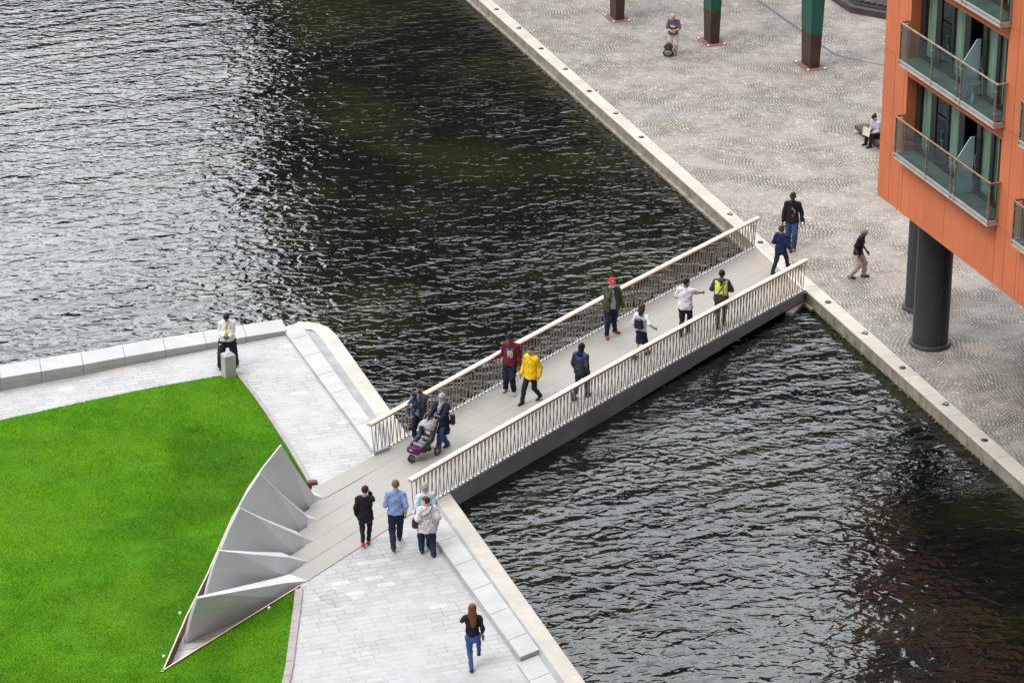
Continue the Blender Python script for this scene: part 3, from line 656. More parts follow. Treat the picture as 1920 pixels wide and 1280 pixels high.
# balconies: parts of the building, each with its own pieces
BT = TF - .30
woodA = mat('weathered_grey_brown_rail', (.27,.20,.15), .6, .35, 5); woodB = mat('brown_rail', (.26,.125,.07), .5, .3, 4)
for b in range(NB):
    for i in range(NFL):
        if (b, i) not in vis and i > 4: continue
        o = b*MOD; z0 = Z0 + 1.71 + SH*i; s0, s1 = 4.47 + o, 10.33 + o
        mb = MB(); fbox(mb, s0, s1, BT, BT + .06, z0 - .0, z0 + .15); fbox(mb, s0, s0 + .05, BT + .062, TF - .004, z0, z0 + .15); fbox(mb, s1 - .05, s1, BT + .062, TF - .004, z0, z0 + .15)
        fbox(mb, s0 + .052, s1 - .052, BT + .062, TF - .004, z0 + .02, z0 + .12); fbox(mb, s0 - .01, s1 + .01, BT - .03, BT - .004, z0 + .12, z0 + .16); fbox(mb, s0 - .01, s1 + .01, BT - .03, BT - .004, z0, z0 + .025)
        bal = mb.build('balcony', M['slab'], bd, bevel=.004)
        mb = MB(); fbox(mb, s0 + .06, s1 - .06, BT + .064, TG - .004, z0 + .164, z0 + .172); mb.build('decking', M['balfloor'], bal)
        zt = z0 + .16 + 1.07
        mb = MB(); mb.tube([Q(s0 - .03, TF - .02, zt), Q(s0 - .03, BT - .01, zt), Q(s0 + .03, BT - .01, zt), Q(s1 - .02, BT - .01, zt), Q(s1 + .04, BT - .01, zt), Q(s1 + .04, TF - .02, zt)], .034, 10); mb.build('handrail', woodA if i == 1 else woodB, bal, smooth=True)
        for sx in (s0 + .02, s0 + 2.04, s0 + 3.58, s0 + 3.82, s1 - .04):
            mb = MB(); fbox(mb, sx - .012, sx + .012, BT - .022, BT + .030, z0 + .02, zt - .036)
            for zz in (z0 + .40, zt - .22): mb.box(Q(sx + .035, BT + .0, zz), (.05, .03, .035), rz=ANG_V); mb.box(Q(sx - .035, BT + .0, zz), (.05, .03, .035), rz=ANG_V)
            mb.build('post', [M['bar']], bal)
        for sx in (s0, s1): 
            mb = MB(); fbox(mb, sx - .012, sx + .012, TF - .07, TF - .03, z0 + .1, zt - .036); mb.build('post', [M['bar']], bal)
            mb = MB(); fbox(mb, sx - .005, sx + .005, BT + .04, TF - .08, z0 + .2, zt - .08); mb.build('glass_panel', M['balglass'], bal)
        for a_, c_ in ((.06, 1.98), (2.10, 3.52), (3.88, 5.78)):
            mb = MB(); fbox(mb, s0 + a_, s0 + c_, BT + .0, BT + .011, z0 + .185, zt - .09); mb.build('glass_panel', M['balglass'], bal)
        mb = MB(); sd_ = s0 + 3.70
        pr = [(BT + .07, z0 + .175), (TG - .02, z0 + .175), (TG - .02, z0 + 1.78), (TG - .14, z0 + 1.78), (BT + .07, z0 + 1.18)]
        vs = [Q(sd_ - .012, t, z) for t, z in pr] + [Q(sd_ + .012, t, z) for t, z in pr]; n_ = len(pr)
        mb.add(vs, [tuple(range(n_)), tuple(range(n_, 2*n_))[::-1]] + [(j, (j+1) % n_, n_+(j+1) % n_, n_+j) for j in range(n_)]); mb.build('divider_panel', M['frost'], bal)
for s, t in ((3.84, 2.34), (1.05 + 2.4, 3.31 + 3.0)) if False else ((3.84, 2.34), (1.2, 3.36), (12.5, 2.6), (22, 2.6)):
    mb = MB(); mb.lathe([(.535, 0.07), (.535, Z0 + .015)], Q(s, t, 0), 40)
    co = mb.build('column', M['charcoal'], bd, smooth=True)
    mb = MB(); mb.lathe([(.60, 0.0), (.615, .02), (.615, .10), (.60, .13), (.545, .13)], Q(s, t, 0), 40); mb.build('base_ring', M['charcoal2'], co, smooth=True)
    mb = MB()
    for aa in (198, 290, 10, 100): mb.box(Q(s + .537*math.cos(R(aa) - ANG_V), t + .537*math.sin(R(aa) - ANG_V), Z0/2 + .07), (.012, .02, Z0 - .16), rz=R(aa))
    mb.build('seam', M['charcoal2'] , co)
# a chair and a bottle on the upper balcony
zc = Z0 + 1.71 + SH + .172
ch = thing('bistro_chair', 'chair with a round wooden seat and metal hoop back on the upper balcony', 'chair', Q(8.42, .86, zc), ANG_V)
mb = MB(); mb.lathe([(.0, .44), (.17, .44), (.18, .45), (.18, .465), (.17, .475), (0, .475)], (0, 0, 0), 24); mb.build('seat', M['wood'], ch, smooth=True, local=True)
mb = MB(); mb.tube([(-.19, .17, 0), (-.16, .15, .45), (-.15, .16, .70), (-.11, .17, .84), (0, .175, .90), (.11, .17, .84), (.15, .16, .70), (.16, .15, .45), (.19, .17, 0)], .012, 8); mb.build('hoop_back', M['chrome'], ch, smooth=True, local=True)
for sx in (-1, 1):
    mb = MB(); mb.tube([(sx*.18, -.17, 0), (sx*.12, -.10, .44)], .012, 8); mb.build('leg', M['chrome'], ch, smooth=True, local=True)
bo = thing('water_bottle', 'clear blue plastic bottle standing on the upper balcony floor', 'bottle', Q(8.66, .72, zc))
mb = MB(); mb.lathe([(.034, 0), (.04, .02), (.04, .17), (.03, .20), (.014, .235), (.014, .255)], (0, 0, 0), 14); mb.build('body', mat('blue_plastic', (.25,.5,.6), .2, .1, 3), bo, smooth=True, local=True)
mb = MB(); mb.lathe([(.017, .256), (.017, .28)], (0, 0, 0), 12); mb.build('cap', M['white'], bo, local=True)
# ------------------------------------------------------------------ far quay furniture
def post_leg(label, c, ws, wt, hgt, zg):
    o = thing('sculpture_post', label, 'post', Q(*c), 0, 'tapering square posts on the cobbled quay')
    mb = MB(); cs, ct = c
    def ring(z): f = z/2.9; a = ws/2*(1 + .30*f); b_ = wt/2*(1 + .34*f); return [Q(cs - a, ct - b_, z), Q(cs + a, ct - b_, z), Q(cs + a, ct + b_, z), Q(cs - a, ct + b_, z)]
    def seg(z0, z1, m, nm):
        mb = MB(); mb.add(ring(z0) + ring(z1), [(0,1,2,3),(4,5,6,7),(0,1,5,4),(1,2,6,5),(2,3,7,6),(3,0,4,7)]); return mb.build(nm, m, o, bevel=.008)
    seg(.02, zg, M['postbrown'], 'steel_foot'); seg(zg + .003, hgt, M['postgreen'], 'glazed_shaft')
    bp = MB(); a, b_ = ws/2 + .26, wt/2 + .24; st_prism(bp, [(cs - a, ct - b_), (cs + a, ct - b_), (cs + a, ct + b_), (cs - a, ct + b_)], 0.0, .02); pl = bp.build('base_plate', M['plate'], o, bevel=.004)
    for x, y in ((-1, -1), (1, 1), (1, -1), (-1, 1)):
        bm_ = MB(); bm_.lathe([(.045, .021), (.045, .05), (.02, .06)], Q(cs + x*(a - .09), ct + y*(b_ - .09), 0), 10); bm_.build('bolt', M['white'], pl)
post_leg('tapering post of brown steel at the top of the photo, nearest the water', (-30.38, 5.03), .66, .36, 5.5, 1.32)
post_leg('tapering post, green above brown, behind the man with the backpack', (-26.25, 7.45), .68, .37, 5.5, 1.32)
post_leg('tapering post, green above brown, nearest the orange building', (-22.22, 9.9), .80, .40, 5.5, 1.36)
bn = thing('bench', 'low dark timber bench on the cobbles beside the orange building', 'bench', Q(-13, 8.5))
mb = MB(); fbox(mb, -14.55, -10.6, 8.24, 8.78, .13, .27); mb.build('seat', M['darkwood'], bn, bevel=.01)
for sx in (-14.3, -12.5, -10.9): mb = MB(); fbox(mb, sx - .06, sx + .06, 8.34, 8.68, 0, .128); mb.build('foot', M['black'], bn)
pf = thing('timber_platform', 'dark timber seating platform with stepped edge at the top right corner', 'platform', Q(-30, 17))
OUT = [(-40, 14.25), (-28.1, 14.23), (-26.76, 15.25), (-25.6, 18.5), (-25.6, 26), (-40, 26)]
def inset(pts, d): c = np.mean(pts, 0); return [(s - math.copysign(d, s - c[0])*(1.0), t - math.copysign(d, t - c[1])) for s, t in pts]
mb = MB(); st_prism(mb, OUT, 0, .26); mb.build('lower_step', M['darkwood'], pf, bevel=.01)
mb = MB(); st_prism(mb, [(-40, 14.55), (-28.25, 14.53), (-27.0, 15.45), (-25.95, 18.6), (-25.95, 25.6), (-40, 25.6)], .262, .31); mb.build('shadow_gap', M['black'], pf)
for i in range(60):
    s0 = -39.9 + i*.235
    tmin = 14.75 if s0 < -28.5 else 14.75 + (s0 + .24 + 28.35)*.72
    if s0 > -26.6: break
    mb = MB() if i == 0 else mb; fbox(mb, s0, s0 + .225, max(14.75, tmin), 25.4, .312, .38)
mb.build('deck_boards', M['darkwood'], pf)
DR = [(-60, 11.36), (-31.03, 11.36), (-28.32, 11.37), (-24.2, 11.33), (-23.2, 11.36), (-22.6, 11.65), (-21.9, 12.15), (-21.2, 12.75), (-20.2, 13.4), (-18, 14.5), (-12, 16)]
mb = MB()
for a_, c_ in zip(DR[:-1], DR[1:]):
    mb.add([Q(a_[0], a_[1] - .07, .004), Q(c_[0], c_[1] - .07, .004), Q(c_[0], c_[1] + .07, .004), Q(a_[0], a_[1] + .07, .004)], [(0, 1, 2, 3)])
struct(mb.build('drain_channel', M['drain'], fix=False))
for i, s in enumerate((-38.6, -33.03, -27.44, -21.89, -16.38, -10.95, -5.46, -.1, 5.21, 10.47, 15.8)):
    if i in (0, 5, 10): continue
    o = thing('quay_light', ['', 'small round dark light in the kerb, the farthest from the bridge at the top', 'small round dark light in the kerb, second from the top of the photo', 'small round dark light in the kerb, third from the top of the photo', 'small round dark light in the kerb, fourth from the top of the photo', '',
        'small round dark light in the kerb between the bridge end and the tall man', 'small round dark light in the kerb just below the near bridge railing', 'small round dark light in the kerb in front of the two dark columns', 'small round dark light in the kerb at the lower right edge'][i], 'light', Q(s, .80, .006), 0, 'round lights set in the quay kerb')
    mb = MB(); mb.lathe([(.10, 0), (.10, .012), (.085, .03), (.06, .036), (.058, .030), (0, .030)], (0, 0, 0), 20); mb.build('housing', M['black'], o, smooth=True, local=True)
    mb = MB(); mb.lathe([(.05, .0305), (.045, .036), (0, .038)], (0, 0, 0), 16); mb.build('lens', M['charcoal2'], o, local=True)
for i, (s, lb) in enumerate(((-30.26, 'dark iron mooring ring on the kerb, farthest at the top'), (-24.67, 'iron mooring ring on the kerb between second and third lights from the top'), (-19.12, 'dark iron mooring ring on the kerb above the fourth light'), (-8.14, 'iron mooring ring on the kerb just above the far bridge railing'), (2.53, 'dark iron mooring ring on the kerb between the bridge and the columns'), (7.98, 'iron mooring fixing on the kerb below the dark columns'))):
    o = thing('mooring_ring', lb, 'mooring ring', Q(s, .82, .006), ANG_V + .6, 'mooring rings along the quay kerb')
    mb = MB(); mb.box((0, 0, .008), (.20, .08, .016)); mb.build('plate', M['black'], o, local=True, bevel=.004)
    mb = MB(); mb.tube([(.07*math.cos(a), .055*math.sin(a) + .06, .025 + .012*math.sin(a)) for a in np.linspace(0, 2*math.pi, 17)], .012, 6); mb.build('ring', M['black'], o, local=True, smooth=True)
# ------------------------------------------------------------------ terrace furniture
bl = thing('bollard', 'square grey stone bollard with a pyramid top at the lawn corner', 'bollard', Q(-.36, -17.98), R(-62))
a = .168
mb = MB(); mb.add([(-a,-a,0),(a,-a,0),(a,a,0),(-a,a,0),(-a,-a,.70),(a,-a,.70),(a,a,.70),(-a,a,.70),(0,0,.80)], [(3,2,1,0),(0,1,5,4),(1,2,6,5),(2,3,7,6),(3,0,4,7),(4,5,8),(5,6,8),(6,7,8),(7,4,8)])
mb.build('shaft', slab_mat('bollard_granite', (.36,.36,.36), (.43,.43,.43), (.3,.29,.28), .3), bl, bevel=.008, local=True)
cv = thing('access_cover', 'diamond shaped access cover framed in pale metal, set in the paving', 'access cover', Q(13.7, -18.6))
cp = [(13.61, -19.12), (13.13, -18.51), (13.92, -18.08), (14.39, -18.71)]; mb = MB()
cc = np.mean(cp, 0)
for a_, c_ in zip(cp, cp[1:] + cp[:1]):
    a2, c2 = cc + (np.array(a_) - cc)*.955, cc + (np.array(c_) - cc)*.955
    mb.add([Q(*a_, .004), Q(*c_, .004), Q(*c2, .004), Q(*a2, .004)], [(0, 1, 2, 3)])
for a_ in cp:
    d_ = np.array(a_) - cc; d_ = d_/np.linalg.norm(d_); e_ = np.array([-d_[1], d_[0]]); p0 = np.array(a_) - d_*.02
    mb.add([Q(*p0, .0045), Q(*(p0 - d_*.10 + e_*.06), .0045), Q(*(p0 - d_*.10 - e_*.06), .0045)], [(0, 1, 2)])
mb.build('frame', mat('pale_cover_frame', (.47,.47,.46), .5, .1, 4), cv, fix=False)
M['pavers2'] = paver_mat('cover_pavers', (.28,.28,.272), (.36,.36,.35), (.10,.097,.09), .44, .215, 0.0, .016)
mb = MB(); mb.add([Q(*(cc + (np.array(a_) - cc)*.95), .003) for a_ in cp], [(0, 1, 2, 3)]); mb.build('infill', M['pavers2'], cv, fix=False)
c2_ = thing('hatch_cover', 'small pale square hatch in the paving beside the lawn kerb end', 'hatch', Q(6.73, -17.25))
mb = MB(); st_prism(mb, [(6.56, -17.34), (6.86, -17.34), (6.86, -17.12), (6.56, -17.12)], .001, .008); mb.build('lid', M['white'], c2_, bevel=.004)
for (s, t), lb in (((13.37, -22.43), 'white sprinkler head in the lawn, left of the pit edging'), ((13.79, -20.30), 'white sprinkler head in the lawn between pit and bent kerb'), ((15.36, -23.26), 'white sprinkler head in the lawn beside the pit tip')):
    o = thing('sprinkler_head', lb, 'sprinkler', Q(s, t), 0, 'sprinkler heads in the lawn')
    mb = MB(); mb.lathe([(.03, 0), (.035, .05), (.03, .065), (.0, .07)], (0, 0, 0), 12); mb.build('cap', M['white'], o, local=True)
# ------------------------------------------------------------------ the far side of the square, seen only in the water
ob = thing('office_building', 'dark brick office block across the square, mirrored in the canal', 'building', (30, 152, 0))
mb = MB(); mb.box((33, 160, 18.2), (94, 16, 36.4)); mb.build('wall', M['brick'], ob)
for i in range(22):
    for j in range(8):
        mb = MB() if (i == 0 and j == 0) else mb; mb.box((-5 + i*4, 151.96, 3 + j*3.7), (2.2, .1, 2.0))
mb.build('window_band', M['officeglass'], ob)
mb = MB(); mb.box((-4, 156, 21), (14, 12, 42)); mb.build('added_tower', M['brick'], ob)  # unseen taller block, added to darken the reflection in mid-canal
ob3 = thing('residential_block', 'tall grey residential block the bridge is watched from', 'building', (0, -12, 0))
mb = MB(); mb.box((0, -14, 24), (150, 20, 48)); mb.build('wall', mat('grey_cladding', (.22,.21,.20), .8, .2, 1), ob3)
mb = MB()
for i in range(36):
    for j in range(14): mb.box((-72 + i*4.1, -3.97, 3 + j*3.2), (2.2, .06, 1.9))
mb.build('window_band', M['officeglass'], ob3)
ob2 = thing('warehouse', 'long low dark brick warehouse beyond the basin, mirrored in the canal', 'building', (-70, 180, 0))
mb = MB(); mb.box((-75, 185, 10.2), (122, 10, 20.4)); mb.build('wall', M['brick'], ob2)
mb = MB()
for i in range(28):
    for j in range(3): mb.box((-132 + i*4.2, 179.96, 3.4 + j*4.3), (2.0, .1, 2.2))
mb.build('window_band', M['officeglass'], ob2)
#@@PART3
# ------------------------------------------------------------------ people: one skeleton, signed distance surfaces
def nets(D, lo, h):
    s = D < 0; nx, ny, nz = D.shape
    c = np.zeros((nx-1, ny-1, nz-1), np.int8); offs = [(i, j, k) for i in (0, 1) for j in (0, 1) for k in (0, 1)]
    for i, j, k in offs: c += s[i:nx-1+i, j:ny-1+j, k:nz-1+k]
    idx = np.argwhere((c > 0) & (c < 8))
    if len(idx) == 0: return None
    acc = np.zeros((len(idx), 3)); cnt = np.zeros(len(idx))
    vals = {o: D[idx[:, 0]+o[0], idx[:, 1]+o[1], idx[:, 2]+o[2]] for o in offs}
    for a in offs:
        for ax in range(3):
            if a[ax] == 0:
                b = list(a); b[ax] = 1; va, vb = vals[a], vals[tuple(b)]; m = (va < 0) != (vb < 0)
                f = np.where(m, va/np.where(m, va - vb, 1), 0); p = np.array(a, float)[None].repeat(len(idx), 0); p[:, ax] += f
                acc += p*m[:, None]; cnt += m
    v = lo + (idx + acc/cnt[:, None])*h
    vid = np.full(c.shape, -1, np.int32); vid[tuple(idx.T)] = np.arange(len(idx)); q = []
    for ax in range(3):
        sa = [slice(None)]*3; sb = [slice(None)]*3; sa[ax] = slice(0, -1); sb[ax] = slice(1, None)
        e = np.argwhere(s[tuple(sa)] != s[tuple(sb)]); u, w = [(1, 2), (2, 0), (0, 1)][ax]
        ok = (e[:, u] > 0) & (e[:, w] > 0) & (e[:, u] < D.shape[u]-1) & (e[:, w] < D.shape[w]-1); e = e[ok]
        def g(du, dw): p = e.copy(); p[:, u] -= du; p[:, w] -= dw; return vid[tuple(p.T)]
        quad = np.stack([g(1, 1), g(0, 1), g(0, 0), g(1, 0)], 1); ins = s[tuple(e.T)]
        quad[~ins] = quad[~ins][:, ::-1]; q.append(quad)
    q = np.concatenate(q); return v, q[(q >= 0).all(1)]
class Sdf:
    def __init__(s, h): s.h = h; s.ops = []
    def cone(s, a, b, ra, rb=None, k=.02, ax=None, fl=1.):
        s.ops.append(('c', np.array(a, float), np.array(b, float), ra, ra if rb is None else rb, k, ax, fl)); return s
    def ell(s, c, r, k=.02, M3=None): s.ops.append(('e', np.array(c, float), np.array(r, float), None, None, k, M3, 1)); return s
    def cut(s, fn): s.ops.append(('x', fn)); return s
    def mesh(s):
        pr = [o for o in s.ops if o[0] != 'x']; lo = np.full(3, 9.); hi = -lo
        for o in pr:
            if o[0] == 'c':
                r = max(o[3], o[4]) + .03; lo = np.minimum(lo, np.minimum(o[1], o[2]) - r); hi = np.maximum(hi, np.maximum(o[1], o[2]) + r)
            else: r = o[2].max() + .03; lo = np.minimum(lo, o[1] - r); hi = np.maximum(hi, o[1] + r)
        h = s.h; n = np.ceil((hi - lo)/h).astype(int) + 3; lo = lo - h
        ax = [lo[i] + np.arange(n[i])*h for i in range(3)]; D = np.full(n, 1., np.float32)
        for o in s.ops:
            if o[0] == 'x':
                X, Y, Z = np.meshgrid(*ax, indexing='ij'); D = np.maximum(D, o[1](X, Y, Z).astype(np.float32)); continue
            if o[0] == 'c': r = max(o[3], o[4]) + .07; l_, h_ = np.minimum(o[1], o[2]) - r, np.maximum(o[1], o[2]) + r
            else: r = o[2].max() + .07; l_, h_ = o[1] - r, o[1] + r
            i0 = np.clip(np.floor((l_ - lo)/h).astype(int), 0, n); i1 = np.clip(np.ceil((h_ - lo)/h).astype(int) + 1, 0, n)
            X, Y, Z = np.meshgrid(*[ax[i][i0[i]:i1[i]] for i in range(3)], indexing='ij'); p = np.stack([X, Y, Z], -1)
            if o[0] == 'c':
                a, b, ra, rb, k, axv, fl = o[1:]; ba = b - a; L = max(ba @ ba, 1e-9); w = p - a
                t = np.clip((w @ ba)/L, 0, 1); w = w - t[..., None]*ba
                if axv is not None and fl != 1.:
                    axn = np.array(axv, float); axn /= np.linalg.norm(axn); cp = w @ axn; w = w + axn*(cp*(1/fl - 1))[..., None]
                d = np.linalg.norm(w, axis=-1) - (ra + (rb - ra)*t); d = d*min(1, fl)
            else:
                w = p - o[1]; k = o[5]
                if o[6] is not None: w = w @ o[6]
                q = w/o[2]; l1 = np.linalg.norm(q, axis=-1); d = (l1 - 1)*l1/np.maximum(np.linalg.norm(q/o[2], axis=-1), 1e-6)
            sub = D[i0[0]:i1[0], i0[1]:i1[1], i0[2]:i1[2]]; hh = np.maximum(k - np.abs(sub - d), 0)/k
            D[i0[0]:i1[0], i0[1]:i1[1], i0[2]:i1[2]] = np.minimum(sub, d) - hh*hh*k*.25
        return nets(D, lo, h)
    def build(s, name, mats, parent, paint=None):
        r = s.mesh()
        if r is None: return None
        v, f = r
        if name in ('shirt', 't_shirt', 'jacket', 'coat', 'sweater', 'blouse', 'top', 'polo_shirt', 'trousers', 'skirt'):
            ph = len(bpy.data.meshes)*1.7; x, y, z_ = v[:, 0], v[:, 1], v[:, 2]; A_ = {'trousers': .005, 'jacket': .0035}.get(name, .006)
            v = v + A_*np.stack([np.sin(31*z_ + 17*x + ph) + .6*np.sin(52*z_ - 30*y + ph), np.sin(27*z_ - 21*x + 1.3*ph) + .7*np.sin(46*x + 33*z_), .3*np.sin(40*x + ph)], 1)
        me = bpy.data.meshes.new(name); me.vertices.add(len(v)); me.vertices.foreach_set('co', v.astype(np.float32).ravel())
        me.loops.add(4*len(f)); me.loops.foreach_set('vertex_index', f.astype(np.int32).ravel()); me.polygons.add(len(f))
        me.polygons.foreach_set('loop_start', np.arange(0, 4*len(f), 4, dtype=np.int32)); me.update(calc_edges=True)
        mats = mats if isinstance(mats, list) else [mats]
        for m in mats: me.materials.append(m)
        if paint is not None: me.polygons.foreach_set('material_index', paint(v[f].mean(1)).astype(np.int32))
        me.polygons.foreach_set('use_smooth', np.ones(len(f), bool)); me.validate()
        o = bpy.data.objects.new(name, me); COL.objects.link(o); o.parent = parent; return o
_cm = {}
def cloth(c, rough=.8, key=None, var=.25, scale=14):
    k_ = (c, rough, key)
    if k_ not in _cm: _cm[k_] = mat('cloth_' + str(len(_cm)), c, rough, var, scale, .012, 22, spec=.25)
    return _cm[k_]
SKIN = {n_: mat('skin_' + n_, c, .5, .12, 20, spec=.35) for n_, c in dict(pale=(.56,.34,.25), mid=(.42,.24,.16), tan=(.33,.18,.11), brown=(.16,.08,.05), dark=(.055,.03,.022)).items()}
EYE = mat('eye_dark', (.03,.022,.02), .4, .1); LIP = mat('lip', (.30,.11,.09), .5, .1); BEARD = mat('beard', (.03,.022,.018), .8, .2)
def ik(a, b, l1, l2, pole):
    a, b = np.array(a, float), np.array(b, float); d = b - a; L = np.linalg.norm(d); mx = (l1 + l2)*.995
    if L > mx: b = a + d/L*mx; d = b - a; L = mx
    x = (l1*l1 - l2*l2 + L*L)/(2*L); hgt = math.sqrt(max(l1*l1 - x*x, 0)); dn = d/L
    pole = np.array(pole, float); pole = pole - dn*(pole @ dn); nrm = np.linalg.norm(pole)
    pole = pole/nrm if nrm > 1e-6 else np.array([0, 1., 0]); return a + dn*x + pole*hgt, b
def wr(X, Y, Z, amp=.006, f=38): return amp*np.sin(X*f + 1.3*np.sin(Z*f*.7))*np.sin(Z*f*.8 + Y*f*.5)
def person(label, feet, head, h=1.72, z0=0., skin='mid', fat=1., lean=0., slean=0., hands=(None, None), hpit=0, hyaw=0, top=None, bot=None, shoe=None, hair=None, extra=None, lift=(0, 0), yaw=(0, 0), pel=None, sit=None, elbow=(None, None), beard=False, sh=1., cap=None, name='person'):
    z0p = z0
    FL = [P(*f_, z0p) if len(f_) == 2 else np.array(f_) for f_ in feet]
    hd = R(head); fw = np.array([math.cos(hd), math.sin(hd)]); rt = np.array([fw[1], -fw[0]])
    mid = (FL[0] + FL[1])/2; root = thing(name, label, 'person', (mid[0], mid[1], z0p), hd - math.pi/2)
    loc = lambda p: np.array([(p[:2] - mid[:2]) @ rt, (p[:2] - mid[:2]) @ fw, p[2] - z0p])
    S = h/1.75; fl = [loc(f_) for f_ in FL]
    for f_, l_ in zip(fl, lift): f_[2] = l_
    pz = .515*h if sit is None else sit
    if sit is None: pz = min(pz, min(.06*h + l_ + math.sqrt(max(.01, (.488*h)**2 - max(0., np.linalg.norm(f_[:2] - (0 if pel is None else np.array(pel[:2]))) - .04*h)**2)) for f_, l_ in zip(fl, lift)))
    pv = np.array([0, 0, pz]) if pel is None else np.array([pel[0], pel[1], pz])
    lr, sr = R(lean), R(slean)
    def up(z, x=0., y=0.):        # point of the upper body, leaning about the pelvis
        dz = z*h - .515*h; return pv + np.array([x + dz*math.sin(sr), y*math.cos(lr) + dz*math.sin(lr), dz*math.cos(lr) - y*math.sin(lr)])
    H, W, C, SH_, NK = up(.515), up(.60), up(.72), up(.80), up(.845)
    hip = [pv + np.array([sx*.05*h*(1 + 1.6*max(0, fat - 1)), 0, -.015*h]) for sx in (-1, 1)]
    kn, an = [], []
    for i in (0, 1):
        a_ = fl[i] + np.array([0, 0, .045*h]); y_ = R(yaw[i]); pole = (.10*(-1, 1)[i] - math.sin(y_), 1., .25 if sit else 0.)
        k_, a_ = ik(hip[i], a_, .245*h, .245*h, pole); kn.append(k_); an.append(a_)
    shd = [up(.795, sx*.101*h*sh*(.8 + .2*fat), 0) for sx in (-1, 1)]
    el, wrx = [], []
    for i in (0, 1):
        sx = (-1, 1)[i]; t = hands[i]
        if t is None: t = np.array(up(.515, sx*.155*h*max(fat, .9), .05)) + np.array([0, 0, -.03*h])
        elif t[0] == 'px': q = P(t[1], t[2], z0p + t[3]); t = loc(q)
        else: t = up(t[2], t[0], t[1])
        pole = elbow[i] if elbow[i] is not None else (sx*.45, -1., -.25)
        e_, w_ = ik(shd[i], t, .172*h, .150*h, pole); el.append(e_); wrx.append(w_)
    yv = (0, 1, 0); B = Sdf(.0105)
    tr = h/1.75*fat
    def torso(s_, g, k=.05, lo=True, f2=.68):
        if lo: s_.cone(H + [0, 0, -.02], W, .165*tr + g, .142*tr + g, k, yv, f2)
        s_.cone(W, C, .138*tr + g, .148*tr*sh + g, k, yv, f2); s_.cone(C, SH_ + [0, 0, -.035*h], .148*tr*sh + g, .112*tr*sh + g, k, yv, f2 - .05)
        
        for sh_ in shd: s_.cone(NK + [0, 0, -.028*h], sh_, .056*S + g*.6, .050*S + g*.8, k, None)
        if fat > 1.12: s_.ell(W + np.array([0, .06*fat, -.01]), (.15*fat + g, .13*fat + g, .16*fat + g), k)
    torso(B, -.012)
    B.cone(SH_, NK + [0, .01, .05], .058*S, .052*S, .03)
    # head
    hc = NK + np.array([0, .02*S, .085*h*.98]); yw, pt = R(hyaw), R(hpit)
    Ry = np.array([[math.cos(yw), -math.sin(yw), 0], [math.sin(yw), math.cos(yw), 0], [0, 0, 1]]); Rp = np.array([[1, 0, 0], [0, math.cos(pt), math.sin(pt)], [0, -math.sin(pt), math.cos(pt)]])
    HM = Ry @ Rp; NB_ = hc + np.array([0, -.02, -.07])*S*1.11
    hp = lambda x, y, z: NB_ + HM @ (np.array([x, y + .02, z + .07])*S*1.11)
    B.ell(hp(0, -.005, .028), np.array([.076, .096, .092])*S*1.11, .02, HM); B.cone(hp(0, .03, -.03), hp(0, .052, -.078), .058*S, .034*S, .03)
    B.cone(hp(0, -.012, -.03), NK + [0, 0, .0], .056*S, .058*S, .02)
    B.cone(hp(0, .088, .012), hp(0, .108, -.022), .010*S, .016*S, .012)
    for sx in (-1, 1): B.ell(hp(sx*.080, -.008, .0), np.array([.014, .024, .033])*S, .008, HM)
    # limbs
    for i in (0, 1):
        sx = (-1, 1)[i]; q = .55 + .45*fat
        B.cone(shd[i], el[i], .052*S*q, .040*S*q, .03); B.cone(el[i], wrx[i], .041*S*q, .028*S, .02)
        B.cone(hip[i], kn[i], .088*S*q, .056*S*q, .03); B.cone(kn[i], an[i], .056*S*q, .038*S, .02)
        y_ = R(yaw[i]); fd = np.array([math.sin(y_), math.cos(y_), 0]); tip = -.5*lift[i]; an_ = an[i]
        toe = an_ + fd*.155*S + np.array([0, 0, -.045*h + .03 + tip*.3 - .0]); toe[2] = max(toe[2], .025) if lift[i] < .12 else toe[2]
        heel = an_ - fd*.045*S + np.array([0, 0, -.045*h + .04]); B.cone(heel, toe, .036*S, .030*S, .02); B.cone(an_, heel, .036*S, .036*S, .02)
        # hand: palm, four fingers, thumb
        d = wrx[i] - el[i]; d /= np.linalg.norm(d); up_ = np.array([sx*-1., .25, 0.]); pn = up_ - d*(up_ @ d); pn /= np.linalg.norm(pn); side = np.cross(d, pn)
        if side[1] < 0: side = -side
        w0 = wrx[i]; B.cone(w0, w0 + d*.075*S, .032*S, .040*S, .015, pn, .5)
        for j, ln in enumerate((.070, .080, .075, .058)):
            b0 = w0 + d*.085*S + side*(.030 - .020*j)*S; m0 = b0 + d*ln*.55*S + pn*.008*S; e0 = m0 + d*ln*.40*S + pn*.028*S
            B.cone(b0, m0, .0105*S, .0095*S, .006); B.cone(m0, e0, .0095*S, .0085*S, .006)
        b0 = w0 + d*.03*S + side*.030*S; m0 = b0 + d*.035*S + side*.028*S + pn*.012*S; B.cone(b0, m0, .013*S, .011*S, .008); B.cone(m0, m0 + d*.032*S + pn*.012*S, .011*S, .0095*S, .006)
    ey = [hp(sx*.032, .088, .020) for sx in (-1, 1)]; mo = hp(0, .085, -.052); HMi = HM.T
    def paint(c):
        r = np.zeros(len(c), int)
        for e_ in ey: r[np.linalg.norm(c - e_, axis=1) < .0165*S] = 1
        r[(np.linalg.norm((c - mo)*np.array([.55, 1, 1.5]), axis=1) < .016*S)] = 2
        if beard: w_ = (c - hc) @ HM; r[(w_[:, 2] < -.028*S) & (w_[:, 2] > -.13*S) & (w_[:, 1] > .0) & (np.abs(w_[:, 0]) < .09)] = 3; r[(np.linalg.norm((c - mo)*np.array([.55, 1, 1.5]), axis=1) < .012*S)] = 2
        return r
    B.build('body', [SKIN[skin], EYE, LIP, BEARD], root, paint)
